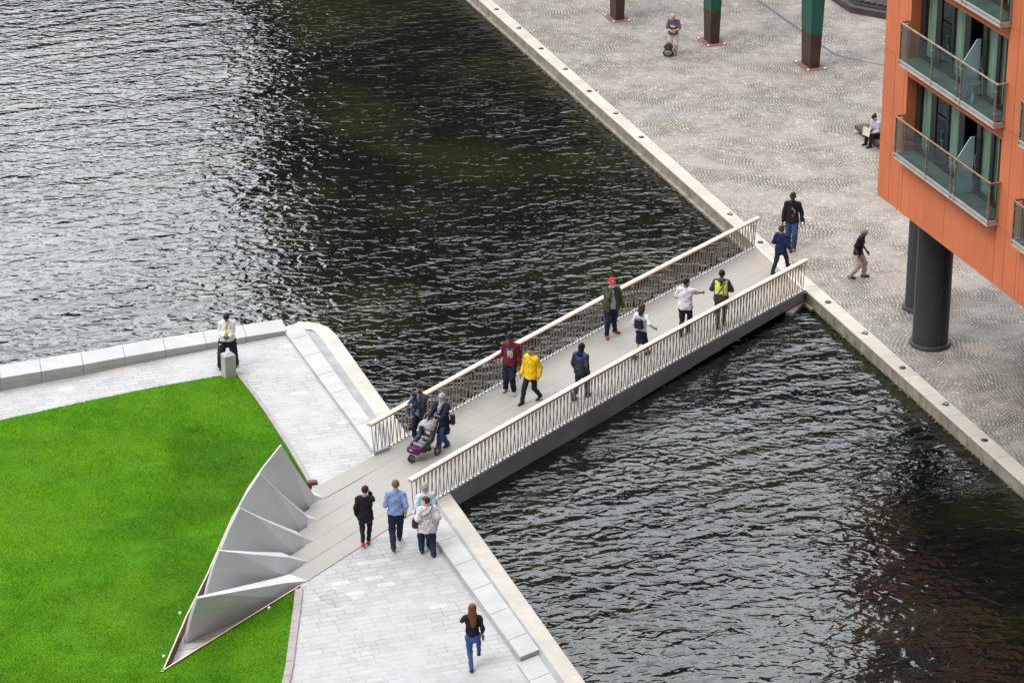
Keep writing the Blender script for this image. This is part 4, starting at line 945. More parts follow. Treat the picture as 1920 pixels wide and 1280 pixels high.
    G = dict(H=H, W=W, C=C, SH=SH_, NK=NK, hp=hp, hc=hc, el=el, wr=wrx, shd=shd, kn=kn, an=an, hip=hip, up=up, root=root, S=S, h=h, HM=HM, fat=fat, torso=torso, tr=tr)
    # trousers, skirt or shorts
    if bot:
        kind, m_ = bot[0], bot[1]; q = .55 + .45*fat; T_ = Sdf(.013); ez = bot[2] if len(bot) > 2 else .0; g = bot[3] if len(bot) > 3 else .022
        T_.cone(H + [0, 0, -.035*h], W + [0, 0, -.02*h], .160*tr + .012, .140*tr + .012, .04, yv, .72)
        if kind == 'skirt':
            ks = (kn[0] + kn[1])/2; he = np.array([ks[0]*.6, ks[1]*.6, H[2] - .235*h]); T_.cone(H + [0, 0, -.04*h], he, .165*tr, .215*tr, .05, yv, .85); T_.cut(lambda X, Y, Z: (he[2] - .01) - Z + .012*np.sin(np.arctan2(Y - he[1], X - he[0])*9))
        else:
            for i in (0, 1):
                T_.cone(hip[i] + [0, 0, -.0], kn[i], .092*S*q + g*.6, .062*S*q + g*.8, .035)
                if kind != 'shorts':
                    e_ = an[i] + (kn[i] - an[i])*ez; T_.cone(kn[i], e_, .060*S*q + g*.8, .040*S + g, .02); nrm = (an[i] - kn[i])/np.linalg.norm(an[i] - kn[i])
                else: T_.cone(kn[i], kn[i] + (an[i] - kn[i])*.25, .066*S*q + g, .066*S*q + g, .02)
            T_.cut(lambda X, Y, Z: (wr(X, Y, Z, .005, 44)) - 1. )
        T_.cut(lambda X, Y, Z: Z - (W[2] - .01*h)); T_.build('skirt' if kind == 'skirt' else ('shorts' if kind == 'shorts' else 'trousers'), m_, root)
    if shoe:
        for i in (0, 1):
            y_ = R(yaw[i]); fd = np.array([math.sin(y_), math.cos(y_), 0]); K = Sdf(.0105); a_ = an[i]; tip = lift[i]
            toe = a_ + fd*.165*S + np.array([0, 0, -.045*h + .032]); heel = a_ - fd*.05*S + np.array([0, 0, -.045*h + .042])
            if tip: toe = toe + np.array([0, 0, -min(tip*.7, .12)])
            K.cone(heel, (heel + toe)/2, .044*S, .046*S, .02).cone((heel + toe)/2, toe, .046*S, .036*S, .02).cone(a_, heel, .043*S, .044*S, .02)
            if tip < .03: K.cut(lambda X, Y, Z: .002 - Z)
            K.cut(lambda X, Y, Z, a_=a_: Z - (a_[2] + .03)); K.build('shoe', shoe, root)
    if top: dress(G, **top)
    if hair: hairdo(G, *hair)
    if cap: hat(G, *cap)
    if extra: extra(G)
    return G
def dress(G, m=None, sleeve=1., hem=-.02, g=.018, name='shirt', open_=None, inner=None, collar=False, g2=None, flare=1., vneck=None, wrk=.005, skip_arm=None):
    H, W, C, SH_, NK, S, h, tr, hp = G['H'], G['W'], G['C'], G['SH'], G['NK'], G['S'], G['h'], G['tr'], G['hp']; root = G['root']; q = .55 + .45*G['fat']
    if inner: dress(G, m=inner, sleeve=.0, hem=-.02, g=g - .018, name='shirt')
    T_ = Sdf(.0125); yv = (0, 1, 0); G['torso'](T_, g); zh = H[2] + hem*h
    if hem < .0: T_.cone(H, np.array([(G['kn'][0][0] + G['kn'][1][0])*.5*min(1, -hem*2.5), (G['kn'][0][1] + G['kn'][1][1])*.5*min(1, -hem*2.5), zh - .02]), .165*tr + g + .006, (.170*tr + g + .012)*flare, .04, yv, .76)
    T_.cone(SH_, NK + np.array([0, .005, -.004]), .07*S + g*.4, .064*S + g*.3, .03)
    for i in (0, 1):
        if sleeve <= 0: break
        a, e, w = G['shd'][i], G['el'][i], G['wr'][i]
        if sleeve < .52: T_.cone(a, a + (e - a)*sleeve*2, .054*S*q + g*.9, .056*S*q + g*.9, .03)
        else:
            T_.cone(a, e, .052*S*q + g*.75, .042*S*q + g*.75, .03); T_.cone(e, e + (w - e)*(sleeve - .5)*2, .042*S*q + g*.75, .031*S + g*.7, .02)
    if collar: T_.cone(NK + np.array([0, -.012, -.012]), NK + np.array([0, -.006, .024]), .066*S, .070*S, .015)
    ztop = NK[2] + (.03 if collar else -.004)
    if wrk:
        base = T_
    T_.cut(lambda X, Y, Z: (zh + .008*np.sin(X*31) ) - Z); T_.cut(lambda X, Y, Z: np.where((np.abs(X - NK[0]) < .1) & (np.abs(Y - NK[1]) < .13), Z - ztop, -1.))
    if open_: 
        y0 = W[1] + .02
        T_.cut(lambda X, Y, Z: np.where((Y > y0 - .3*(Z > 9)) & (Z < NK[2] - .01) , (open_*(.55 + .6*np.clip((NK[2] - Z)/.6, 0, 1))) - np.abs(X - W[0]), -1.) if True else X)
    T_.build(name, m, root)
def hairdo(G, kind, m, *a):
    hp, S, root, HM, hc = G['hp'], G['S'], G['root'], G['HM'], G['hc']; K = Sdf(.0095); r = np.array([.083, .104, .099])*S*1.11
    loc = lambda X, Y, Z: (np.stack([X, Y, Z], -1) - hp(0, 0, 0)) @ HM/S
    K.ell(hp(0, -.010, .030), r, .02, HM)
    if kind in ('short', 'crop', 'bob', 'long', 'bun', 'messy'):
        if kind in ('bob', 'messy'):
            gg = .012 if kind == 'bob' else .004
            for sx, y_, z_, rr in ((-1, -.03, .03, .05), (1, -.03, .03, .05), (-1, -.05, -.03, .05), (1, -.05, -.03, .05), (0, -.07, -.02, .06), (0, -.05, .08, .06), (.5, .03, .09, .05), (-.5, .02, .095, .05)): K.cone(hp(sx*.055, y_, z_), hp(sx*.06, y_ - .01, z_ - .02), (rr + gg)*S*.8, None, .03)
            if kind == 'bob': K.cone(hp(0, -.06, .0), hp(0, -.09, -.13), .085*S, .075*S, .04, (0, 1, 0), .7)
        if kind == 'long':
            K.cone(hp(0, -.05, .03), hp(0, -.085, -.12), .095*S, .098*S, .04, (0, 1, 0), .75); K.cone(hp(0, -.085, -.12), hp(.015, -.135, -.36), .098*S, .05*S, .04, (0, 1, 0), .5); K.cone(hp(.05, -.07, -.1), hp(.06, -.115, -.30), .05*S, .03*S, .03)
        if kind == 'bun': K.ell(hp(0, -.10, .085), np.array([.045, .045, .042])*S, .02)
        low = {'short': -.045, 'crop': -.03, 'bob': -.4, 'messy': -.06, 'long': -.9, 'bun': -.055}[kind]
        def cutf(X, Y, Z):
            w = loc(X, Y, Z); face = np.where(w[..., 1] > -.005, .052 + .25*np.maximum(0, .02 - w[..., 1])*0 - w[..., 2] + .15*np.maximum(0, w[..., 1] - .05), -1.)
            return np.maximum(face, low - w[..., 2])*S
        K.cut(cutf)
    if kind == 'bald':
        def cutf(X, Y, Z): w = loc(X, Y, Z); return np.maximum(np.maximum(w[..., 1] - .0, w[..., 2] - .055), -.05 - w[..., 2])*S
        K.cut(cutf)
    K.build('hair', m, root)
    if kind == 'long' or kind == 'bob': pass
def hat(G, kind, m, *a):
    hp, S, root, HM = G['hp'], G['S'], G['root'], G['HM']; K = Sdf(.0095); loc = lambda X, Y, Z: (np.stack([X, Y, Z], -1) - hp(0, 0, 0)) @ HM/S
    if kind == 'beanie':
        K.ell(hp(0, -.012, .038), np.array([.092, .112, .108])*S*1.11, .02, HM); K.cut(lambda X, Y, Z: (.045 - loc(X, Y, Z)[..., 2] - .3*np.maximum(0, -loc(X, Y, Z)[..., 1]))*S); K.build('beanie', m, root)
    if kind == 'cap':
        K.ell(hp(0, -.010, .040), np.array([.088, .108, .10])*S*1.11, .02, HM); K.cone(hp(-.035, .10, .058), hp(.035, .10, .058), .05*S, None, .01, HM[:, 2], .18); K.cut(lambda X, Y, Z: (.043 - loc(X, Y, Z)[..., 2])*S); c_ = K.build('cap', m, root)
        L = Sdf(.006); L.ell(hp(0, .096, .098), np.array([.022, .014, .024])*S, .01, HM); L.build('emblem', M['white'], c_)
    if kind == 'hijab':
        K.ell(hp(0, -.012, .030), np.array([.094, .114, .112])*S*1.11, .02, HM); K.cone(hp(0, -.01, -.04), G['NK'] + np.array([0, .01, .0]), .088*S, .095*S, .03); K.cone(G['NK'] + np.array([0, .03, 0]), G['C'] + np.array([0, .115, .07]), .085*S, .055*S, .04, (0, 1, 0), .7)
        K.cone(G['C'] + np.array([.02, .12, .08]), G['C'] + np.array([.04, .125, -.07]), .05*S, .035*S, .03)
        K.cut(lambda X, Y, Z: -(np.sqrt((loc(X, Y, Z)[..., 0]/.052)**2 + ((loc(X, Y, Z)[..., 2] + .005)/.072)**2 + np.where(loc(X, Y, Z)[..., 1] > .03, 0, 9)) - 1)*.05); K.build('headscarf', m, root)
def limb_tube(name, m, root, pts, r, n=8):
    mb = MB(); mb.tube(pts, r, n); o = mb.build(name, m, root, smooth=True, local=True); return o
def bag_at(G, label, name, cat, center, size, m, flap=None, rz=0., strap=None, strapm=None):
    """a bag as its own thing, placed in the carrier's frame"""
    root = G['root']; c = np.array(center); rzr = root.rotation_euler[2]; w = np.array([c[0]*math.cos(rzr) - c[1]*math.sin(rzr), c[0]*math.sin(rzr) + c[1]*math.cos(rzr), c[2]]) + np.array(root.location)
    o = thing(name, label, cat, tuple(w), rzr)
    K = Sdf(.0105); x, y, z = np.array(size)/2; r = min(x, y, z)*.8
    Mz = np.array([[math.cos(rz), -math.sin(rz), 0], [math.sin(rz), math.cos(rz), 0], [0, 0, 1]])
    for a in (-1, 0, 1): K.cone(Mz @ np.array([a*(x - r), 0, -z + r]), Mz @ np.array([a*(x - r)*.85, 0, z - r]), r, r*.85, r*.9, Mz[:, 1], min(1., y/r*.9) if y < r else 1.)
    b = K.build('body', m, o)
    if strap is not None:
        mb = MB(); pts = [np.array(p) - c for p in strap]; mb.tube(pts, .013, 6); mb.build('strap', strapm or m, o, smooth=True, local=True)
    if flap is not None:
        K = Sdf(.0105); K.ell(Mz @ np.array([0, y*.75, -z*.25]), (x*.62, y*.5, z*.5), .02, Mz); K.build('pocket', flap, o)
    return o
def torso_strip(G, name, m, f, g=.022, hem=.0):
    T_ = Sdf(.0105); G['torso'](T_, g); T_.cut(lambda X, Y, Z: f(X, Y, Z)); return T_.build(name, m, G['root'])
nav, blk, den, wht = cloth((.012,.016,.04)), cloth((.012,.012,.014)), cloth((.035,.06,.12), .8, 'd'), cloth((.72,.72,.74))
blkT, shoeB = cloth((.014,.014,.018), .7, 't'), mat('black_leather', (.014,.013,.013), .4, .2)
HB, HBr, HG, HBl = cloth((.018,.013,.011), .6, 'h'), cloth((.05,.026,.016), .55, 'h'), cloth((.33,.32,.31), .7, 'h'), cloth((.010,.009,.009), .6, 'h')
ZD = .018
def dz(px, py):                   # height of the bridge deck under a photo point
    p = P(px, py, .06); d = FB - FA; u = ((p - FA) @ d)/(d @ d); return .018 + cz(u)
# 1 the man by the bollard
def ex(G):
    K = Sdf(.0095); C, NK, W = G['C'], G['NK'], G['W']
    fr = lambda z: .16*G['fat'] + .035
    T_ = Sdf(.009); G['torso'](T_, .024); T_.cut(lambda X, Y, Z: np.maximum.reduce([np.abs(X - .0) - (.022 + .03*np.clip((NK[2] - Z)/.45, 0, 1)), -(Y - W[1]), Z - (NK[2] - .01), (W[2] + .0) - Z])); T_.build('tie', cloth((.52,.33,.02), .6), G['root'])
    mb = MB(); mb.box((.20, .165, G['H'][2] - .14), (.06, .012, .10)); mb.box((.20, .170, G['H'][2] - .15), (.035, .006, .04), mi=1); mb.build('badge', [M['white'], cloth((.5,.08,.06))], G['root'], local=True)
person('man in a white shirt and yellow tie looking at his hands behind the stone bollard', ((443, 685), (413.5, 690)), -88, 1.73, 0, 'brown', fat=1.28, hands=((-.07, .30, .62), (.07, .31, .635)), hpit=38, top=dict(m=wht, sleeve=.98, hem=-.01, collar=True), bot=('trousers', blkT, .0, .05), shoe=shoeB, hair=('short', HBl), extra=ex)
o = thing('phone', 'dark phone in the hands of the man in the white shirt', 'phone', tuple(P(425.5, 688, 0) + np.array([0, -.36, 1.10])), 0); MB().box((0, 0, 0), (.075, .13, .012)).build('casing', M['black'], o, local=True, bevel=.004); MB().box((0, 0, .0075), (.066, .115, .002)).build('screen', M['charcoal2'], o, local=True)
# 2, 3 father and baby
z = dz(786, 825)
G = person('bearded man in a dark grey jacket carrying a baby beside the far railing', ((797, 826), (780, 832)), 238, 1.76, z, 'mid', hands=((-.02, .27, .665), (.10, .30, .70)), hpit=8, hyaw=8, top=dict(m=cloth((.045,.048,.055)), sleeve=.97, hem=-.06, g=.03, name='jacket', open_=.05, inner=cloth((.30,.38,.5))), bot=('trousers', nav), shoe=shoeB, hair=('short', HBl), beard=True)
def baby(G):
    up, rzr = G['up'], G['root'].rotation_euler[2]; base = G['root'].location
    b = np.array(up(.70, .045, .235)); w = np.array([b[0]*math.cos(rzr) - b[1]*math.sin(rzr), b[0]*math.sin(rzr) + b[1]*math.cos(rzr), b[2]]) + np.array(base)
    o = thing('person', 'baby in a blue hooded jacket and jeans held in the bearded man\'s arms', 'person', tuple(w), rzr)
    S = .46; K = Sdf(.008); hd = np.array([.01, .03, .235])
    K.cone((0, 0, -.04), (0, 0, .10), .075, .07, .03).cone((0, .005, .12), hd, .04, .045, .02).ell(hd + [0, .0, .03], (.066, .074, .078), .02).ell(hd + [0, .05, -.005], (.048, .035, .04), .02).ell(hd + [0, .078, .015], (.01, .012, .01), .01)
    for sx in (-1, 1):
        K.cone((sx*.07, 0, .09), (sx*.11, .09, .03), .034, .028, .02).cone((sx*.11, .09, .03), (sx*.07, .16, .05), .028, .02, .02).ell((sx*.065, .18, .055), (.02, .024, .016), .01)
        for j in range(4): K.cone((sx*.065 + (j-1.5)*.009, .19, .055), (sx*.065 + (j-1.5)*.011, .208, .05), .006, .005, .004)
        K.cone((sx*.045, .0, -.06), (sx*.08, .15, -.10), .05, .04, .02).cone((sx*.08, .15, -.10), (sx*.07, .16, -.27), .038, .028, .02).cone((sx*.07, .15, -.28), (sx*.07, .22, -.30), .026, .022, .015)
    ey = [hd + np.array([sx*.026, .066, .034]) for sx in (-1, 1)]
    def paint(c):
        r = np.zeros(len(c), int)
        for e in ey: r[np.linalg.norm(c - e, axis=1) < .011] = 1
        return r
    K.build('body', [SKIN['mid'], EYE], o, paint)
    bl = cloth((.02,.035,.12), .7, 'b'); K = Sdf(.008); K.cone((0, 0, -.05), (0, 0, .11), .092, .082, .03)
    for sx in (-1, 1): K.cone((sx*.07, 0, .09), (sx*.11, .09, .03), .045, .038, .02).cone((sx*.11, .09, .03), (sx*.075, .15, .048), .038, .03, .02)
    K.build('jacket', bl, o)
    K = Sdf(.008); K.ell(hd + [0, -.008, .035], (.082, .09, .094), .02).cone(hd + [0, -.03, -.02], (0, -.03, .13), .07, .06, .03); K.cut(lambda X, Y, Z: np.where(Y > hd[1] + .015, .055 - np.sqrt((X - hd[0])**2 + (Z - hd[2] - .01)**2), -1.)); K.build('hood', bl, o)
    K = Sdf(.008)
    for sx in (-1, 1): K.cone((sx*.045, .0, -.06), (sx*.08, .15, -.10), .06, .05, .02).cone((sx*.08, .15, -.10), (sx*.07, .16, -.24), .048, .04, .02)
    K.build('trousers', den, o)
baby(G)
# 4 woman with the pushchair, 5 the pushchair
z = dz(828, 842); PUSH = 232
G = person('woman in a long navy coat and grey patterned headscarf pushing the purple pushchair', ((822, 846), (839, 836)), PUSH + 2, 1.66, z, 'pale', fat=1.08, hands=((-.16, .43, .635), (.16, .43, .635)), elbow=((-.6, -.3, -1), (.6, -.3, -1)), hpit=6, top=dict(m=cloth((.010,.013,.035)), sleeve=.97, hem=-.20, g=.03, name='coat', flare=1.15), bot=('trousers', cloth((.04,.09,.22), .8, 'd'), .0, .035), shoe=shoeB, cap=('hijab', mat('grey_patterned_scarf', (.10,.10,.13), .8, .3, 40, c2=(.55,.55,.58))))
bag_at(G, 'black shoulder bag on the hip of the woman in the headscarf', 'shoulder_bag', 'bag', (-.27, -.10, .92), (.14, .36, .30), mat('black_bag', (.012,.012,.013), .35, .2), None, 0., [(-.27, -.02, 1.0), (-.20, .03, 1.25), (-.13, .0, 1.40), (-.16, -.1, 1.3), (-.26, -.18, 1.02)])
def pushchair():
    ctr = (P(775, 862, z) + P(812, 846, z))/2; o = thing('pushchair', 'three wheeled purple pushchair with grey seat on the bridge', 'pushchair', (ctr[0], ctr[1], z), R(PUSH) - math.pi/2)
    pur, gry = cloth((.12,.012,.10), .5, 'p'), cloth((.26,.26,.29), .8, 'p'); fr = M['chrome']; blkp = M['black']
    def wheel(x, y, r, w):
        mb = MB(); vs = []; n = 20; prof = [(r - .035, -w/2), (r - .01, -w/2), (r, -w/4), (r, w/4), (r - .01, w/2), (r - .035, w/2)]
        for j in range(n):
            a = 2*math.pi*j/n
            for rr, xx in prof: vs.append((x + xx, y + rr*math.cos(a), r + rr*math.sin(a)))
        k = len(prof); mb.add(vs, [(j*k + i, j*k + (i+1) % k, ((j+1) % n)*k + (i+1) % k, ((j+1) % n)*k + i) for j in range(n) for i in range(k)]); wo = mb.build('wheel', blkp, o, smooth=True, local=True)
        mb = MB(); mb.tube([(x - w*.7, y, r), (x + w*.7, y, r)], .022, 10)
        for j in range(5): a = 2*math.pi*j/5; mb.tube([(x, y, r), (x, y + (r - .03)*math.cos(a), r + (r - .03)*math.sin(a))], .012, 6)
        mb.tube([(x, y + (r - .032)*math.cos(a), r + (r - .032)*math.sin(a)) for a in np.linspace(0, 2*math.pi, 19)], .008, 6); mb.build('rim', fr, wo, smooth=True, local=True)
    wheel(-.035, .50, .105, .05); wheel(.035, .50, .105, .05); wheel(-.29, -.26, .14, .05); wheel(.29, -.26, .14, .05)
    mb = MB()
    for sx in (-1, 1):
        mb.tube([(sx*.03, .50, .12), (sx*.10, .42, .26), (sx*.24, .0, .36), (sx*.28, -.26, .16)], .014, 8); mb.tube([(sx*.25, .02, .36), (sx*.27, -.25, .72), (sx*.26, -.42, 1.02)], .014, 8)
    mb.tube([(-.26, -.42, 1.02), (-.20, -.47, 1.06), (.20, -.47, 1.06), (.26, -.42, 1.02)], .018, 8); mb.tube([(-.28, -.26, .15), (.28, -.26, .15)], .012, 8); mb.build('frame', M['bar'], o, smooth=True, local=True)
    K = Sdf(.012); K.cone((-.12, .40, .30), (.12, .40, .30), .10, None, .04).cone((-.13, .22, .30), (.13, .22, .30), .09, None, .04).cone((-.10, .46, .38), (.10, .46, .38), .06, None, .04); K.cut(lambda X, Y, Z: -(np.sqrt(((X)/.17)**2 + ((Y - .30)/.16)**2 + ((Z - .46)/.12)**2) - 1)*.1); K.build('footwell', pur, o)
    K = Sdf(.012); K.cone((-.14, .20, .40), (.14, .20, .40), .05, None, .03).cone((-.13, .02, .40), (.13, .02, .40), .05, None, .03).cone((-.13, -.10, .50), (.13, -.10, .50), .045, None, .03).cone((-.12, -.20, .72), (.12, -.20, .72), .045, None, .03); K.build('seat', gry, o)
    K = Sdf(.012)
    for sx in (-1, 1): K.cone((sx*.19, .24, .38), (sx*.20, -.10, .50), .06, .075, .03).cone((sx*.20, -.10, .50), (sx*.20, -.26, .80), .085, .075, .03)
    K.cone((-.18, -.28, .80), (.18, -.28, .80), .06, None, .03).cone((-.16, -.22, .50), (.16, -.22, .50), .06, None, .03).cone((-.16, .0, .36), (.16, .0, .36), .06, None, .03); K.build('side_wall', blkp, o)
    K = Sdf(.012); K.ell((0, -.20, .80), (.25, .26, .20), .02); K.ell((0, -.20, .80), (.25, .26, .20), .02)
    K.cut(lambda X, Y, Z: -(np.sqrt((X/.235)**2 + ((Y + .20)/.245)**2 + ((Z - .80)/.185)**2) - 1)*.2); K.cut(lambda X, Y, Z: .80 + .35*(Y + .05) - Z); K.cut(lambda X, Y, Z: Y - .02); K.build('hood', cloth((.36,.36,.39), .8, 'p'), o)
    K = Sdf(.012); K.cone((-.16, -.05, .24), (.16, -.05, .24), .075, None, .04).cone((-.14, .10, .23), (.14, .10, .23), .06, None, .04); K.build('basket', blkp, o)
    mb = MB(); mb.box((.225, .14, .29), (.008, .12, .07)); mb.build('label_patch', cloth((.45,.6,.08)), o, local=True)
    mb = MB(); mb.box((0, .525, .36), (.10, .006, .03), M=Matrix.Rotation(R(-25), 3, 'X')); mb.build('emblem', M['white'], o, local=True)
    K = Sdf(.012); K.ell((.27, -.36, .42), (.05, .09, .15), .02); K.build('carrier', cloth((.35,.42,.45)), o)
pushchair()
# 6 maroon sweater
z = dz(955, 735)
def ex(G):
    W, NK, C = G['W'], G['NK'], G['C']
    m_ = mat('printed_graphic', (.02,.02,.02), .7, .2, 26, c2=(.75,.72,.66))
    torso_strip(G, 'chest_print', m_, lambda X, Y, Z: np.maximum.reduce([np.abs(X - C[0]) - .085, -(Y - W[1]), Z - (C[2] + .03), (C[2] - .17) - Z]), .037)
    torso_strip(G, 'blue_print', cloth((.05,.14,.4)), lambda X, Y, Z: np.maximum.reduce([np.abs(X - C[0] - .0) - .12, -(Y - W[1]), Z - (C[2] + .085), (C[2] + .035) - Z]), .037)
    torso_strip(G, 'red_print', cloth((.55,.08,.03)), lambda X, Y, Z: np.maximum.reduce([np.abs(X - C[0] - .0) - .075, -(Y - W[1]), Z - (C[2] - .172), (C[2] - .215) - Z]), .037)
    for i in (0, 1):
        K = Sdf(.01); a = G['an'][i]; K.cone(a + [0, 0, -.0], a + [0, 0, .09], .047, .050, .01); K.cut(lambda X, Y, Z: Z - (a[2] + .10)); K.build('sock', cloth((.62,.07,.06)), G['root'])
person('man in a maroon sweater with a chest print leaning on the far railing', ((964, 738.5), (948, 733)), 262, 1.84, z, 'brown', hands=(None, ('px', 927, 672, 1.06)), elbow=(None, (.15, -.3, -1)), hpit=12, hyaw=-28, slean=-3, top=dict(m=cloth((.13,.014,.026)), sleeve=.97, hem=-.03, g=.026, name='sweater'), bot=('trousers', cloth((.012,.015,.03)), .14, .035), shoe=cloth((.36,.36,.36)), cap=('beanie', cloth((.012,.014,.035))), extra=ex, yaw=(-12, 15))
# 7 yellow jacket
z = dz(996, 752)
def ex(G):
    K = Sdf(.009); NK = G['NK']; K.cone(NK + [0, -.015, -.02], NK + [0, -.008, .045], .072, .078, .02); K.cut(lambda X, Y, Z: -(np.sqrt((X - NK[0])**2 + (Y - NK[1] - .01)**2) - .06)); K.build('collar', cloth((.80,.50,.01)), G['root'])
person('man in a bright yellow jacket and black trousers striding across the bridge', ((1012.5, 748), (979, 757.5)), 233, 1.70, z, 'pale', hands=((-.27, -.02, .50), (.26, .12, .50)), hpit=5, hyaw=-10, top=dict(m=cloth((.80,.50,.01), .7), sleeve=.98, hem=-.075, g=.034, name='jacket'), bot=('trousers', blkT), shoe=shoeB, hair=('short', HBr), extra=ex, lift=(.05, 0))
# 8 black puffer with blue shoulders
z = dz(1088, 748)
def ex(G):
    C = G['C']; torso_strip(G, 'blue_yoke', cloth((.02,.07,.42)), lambda X, Y, Z: (C[2] + .055) - Z, .041)
    K = Sdf(.0105); hp, S = G['hp'], G['S']; K.ell(hp(0, -.012, .03), np.array([.092, .112, .112]), .02, G['HM']).cone(hp(0, -.02, -.05), G['NK'] + [0, -.02, -.01], .08, .09, .03).ell(G['NK'] + [0, -.09, -.02], (.11, .06, .07), .03)
    K.cut(lambda X, Y, Z: np.where(((np.stack([X, Y, Z], -1) - hp(0, 0, 0)) @ G['HM'])[..., 1] > .045, .06 - np.abs(X - hp(0, 0, 0)[0]), -1.)); K.build('hood', cloth((.010,.010,.012)), G['root'])
pm = NT('quilted_nylon'); pz_ = pm.vdot(pm.pos(), (0, 0, 1)); pm.bump(pm.math('ABSOLUTE', pm.math('SINE', pm.math('MULTIPLY', pz_, 34.))), .6, .010); pm.out((.016,.019,.034), .5)
person('person in a black quilted jacket with blue shoulders and hood, walking away near the rail', ((1075, 752), (1102, 743)), 58, 1.70, z, 'brown', hands=((-.24, .10, .50), (.26, -.02, .50)), hpit=8, hyaw=-10, top=dict(m=pm.m, sleeve=.97, hem=-.05, g=.038, name='jacket'), bot=('trousers', cloth((.02,.035,.07), .8, 'd')), shoe=shoeB, extra=ex, lift=(.04, 0))
# 9 red cap
z = dz(1145, 628)
person('man in a red cap and olive jacket, hand on chin, before the far railing', ((1153, 623), (1137.5, 633)), -78, 1.84, z, 'pale', fat=1.22, hands=(None, (.03, .19, .845)), elbow=(None, (.5, .3, -1.)), hpit=10, top=dict(m=cloth((.055,.062,.035)), sleeve=.97, hem=-.06, g=.034, name='jacket', open_=.075, inner=cloth((.36,.42,.52))), bot=('trousers', nav), shoe=cloth((.30,.055,.025), .5, 's'), cap=('cap', cloth((.62,.015,.03))), yaw=(-40, 4))
# 10 woman, white shirt, navy skirt
z = dz(1202, 668)
def ex(G):
    bag_at(G, 'black leather backpack on the woman in the navy skirt', 'backpack', 'bag', tuple(G['up'](.685, .01, -.20)), (.30, .17, .34), mat('black_pack_leather', (.010,.010,.011), .35, .2), M['black'], 0., [tuple(G['up'](.80, .08, -.10)), tuple(G['up'](.83, .09, .0)), tuple(G['up'](.78, .10, .12)), tuple(G['up'](.66, .12, .10)), tuple(G['up'](.62, .10, -.12))])
person('woman in a white shirt and navy skirt walking away with a black backpack', ((1189, 675), (1214, 664)), 62, 1.66, z, 'pale', fat=.95, hands=((-.24, .15, .53), (.42, .02, .60)), hpit=3, top=dict(m=cloth((.62,.66,.76)), sleeve=.95, hem=.0, g=.02), bot=('skirt', nav), shoe=shoeB, hair=('bob', HBr), extra=ex, lift=(.05, 0))
# 11 white T-shirt
z = dz(1284, 626)
person('man in a white T-shirt and black trousers holding both arms out', ((1277, 630), (1290, 622)), 72, 1.78, z, 'tan', fat=1.10, hands=(('px', 1272, 553, 1.10), ('px', 1320, 549, 1.16)), elbow=((-.4, -.5, -1), (.3, -.6, -1)), hyaw=-38, top=dict(m=cloth((.74,.70,.74)), sleeve=.36, hem=-.05, g=.03, name='t_shirt'), bot=('trousers', blkT), shoe=shoeB, hair=('crop', HBl), beard=True)
# 12 hi-vis
z = dz(1350, 612)
def ex(G):
    C, W, H, NK = G['C'], G['W'], G['H'], G['NK']; hv = mat('hi_vis_yellow', (.62,.85,.02), .6, .1)
    torso_strip(G, 'hi_vis_vest', hv, lambda X, Y, Z: np.maximum.reduce([np.abs(X) - .19, Z - (G['SH'][2] + .05), (W[2] - .04) - Z, np.where((Y < W[1]) & (Z > C[2] + .03), .03 - np.abs(X), -1.), np.where(Y > W[1], .05 - np.abs(X), -1.)]), .048)
    rf_ = mat('reflective_band', (.70,.74,.72), .3, .1)
    for sx in (-1, 1): torso_strip(G, 'reflective_band', rf_, lambda X, Y, Z: np.maximum.reduce([np.abs(X - sx*.105) - .022, Z - (G['SH'][2] + .05), (W[2] + .05) - Z, Y - W[1]]), .052)
    torso_strip(G, 'reflective_band', rf_, lambda X, Y, Z: np.maximum.reduce([np.abs(X) - .16, np.abs(Z - W[2] - .035) - .022, Y - W[1]]), .053)
    rd = cloth((.5,.02,.03))
    torso_strip(G, 'harness_strap', rd, lambda X, Y, Z: np.maximum.reduce([np.abs(X - .06 + .12*(Z - C[2])) - .016, Z - (G['SH'][2] + .04), (W[2] - .03) - Z, Y - W[1]]), .058)
    torso_strip(G, 'harness_strap', blk, lambda X, Y, Z: np.maximum.reduce([np.abs(X + .02 + .55*(W[2] + .12 - Z)) - .02, Z - (G['SH'][2] + .02), (W[2] - .05) - Z, Y - W[1]]), .058)
    torso_strip(G, 'waist_strap', rd, lambda X, Y, Z: np.maximum.reduce([np.abs(Z - W[2] + .0 - .12*X) - .012, Y - W[1]]), .058)
    K = Sdf(.0105); K.ell(NK + [0, -.075, -.01], (.12, .075, .07), .03); K.build('hood', cloth((.07,.068,.07)), G['root'])
person('man in a yellow hi-vis vest over a dark grey jacket walking away', ((1345, 615), (1356, 607)), 80, 1.80, z, 'brown', fat=1.06, hands=((-.12, .26, .60), (.13, .26, .60)), elbow=((-1, -.5, -.5), (1, -.5, -.5)), hpit=8, top=dict(m=cloth((.055,.052,.058)), sleeve=.97, hem=-.05, g=.035, name='jacket'), bot=('trousers', cloth((.035,.033,.036))), shoe=shoeB, hair=('crop', HBl), extra=ex)
# 13 navy coat
z = .012
G = person('woman in a navy coat stepping off the far end of the bridge', ((1448, 517), (1477, 501)), 55, 1.60, z, 'mid', hands=((-.2, .15, .56), (.24, .12, .53)), hpit=5, top=dict(m=cloth((.010,.018,.075)), sleeve=.97, hem=-.07, g=.028, name='coat', flare=1.05), bot=('trousers', nav), shoe=shoeB, hair=('messy', cloth((.07,.03,.018), .6, 'h')), lift=(.05, 0))
bag_at(G, 'brown bag held by the woman in the navy coat', 'handbag', 'bag', (.30, .10, .78), (.10, .26, .24), cloth((.20,.065,.03), .5, 'g'), None, 0., [(.30, .17, .88), (.29, .12, .97), (.30, .03, .88)])
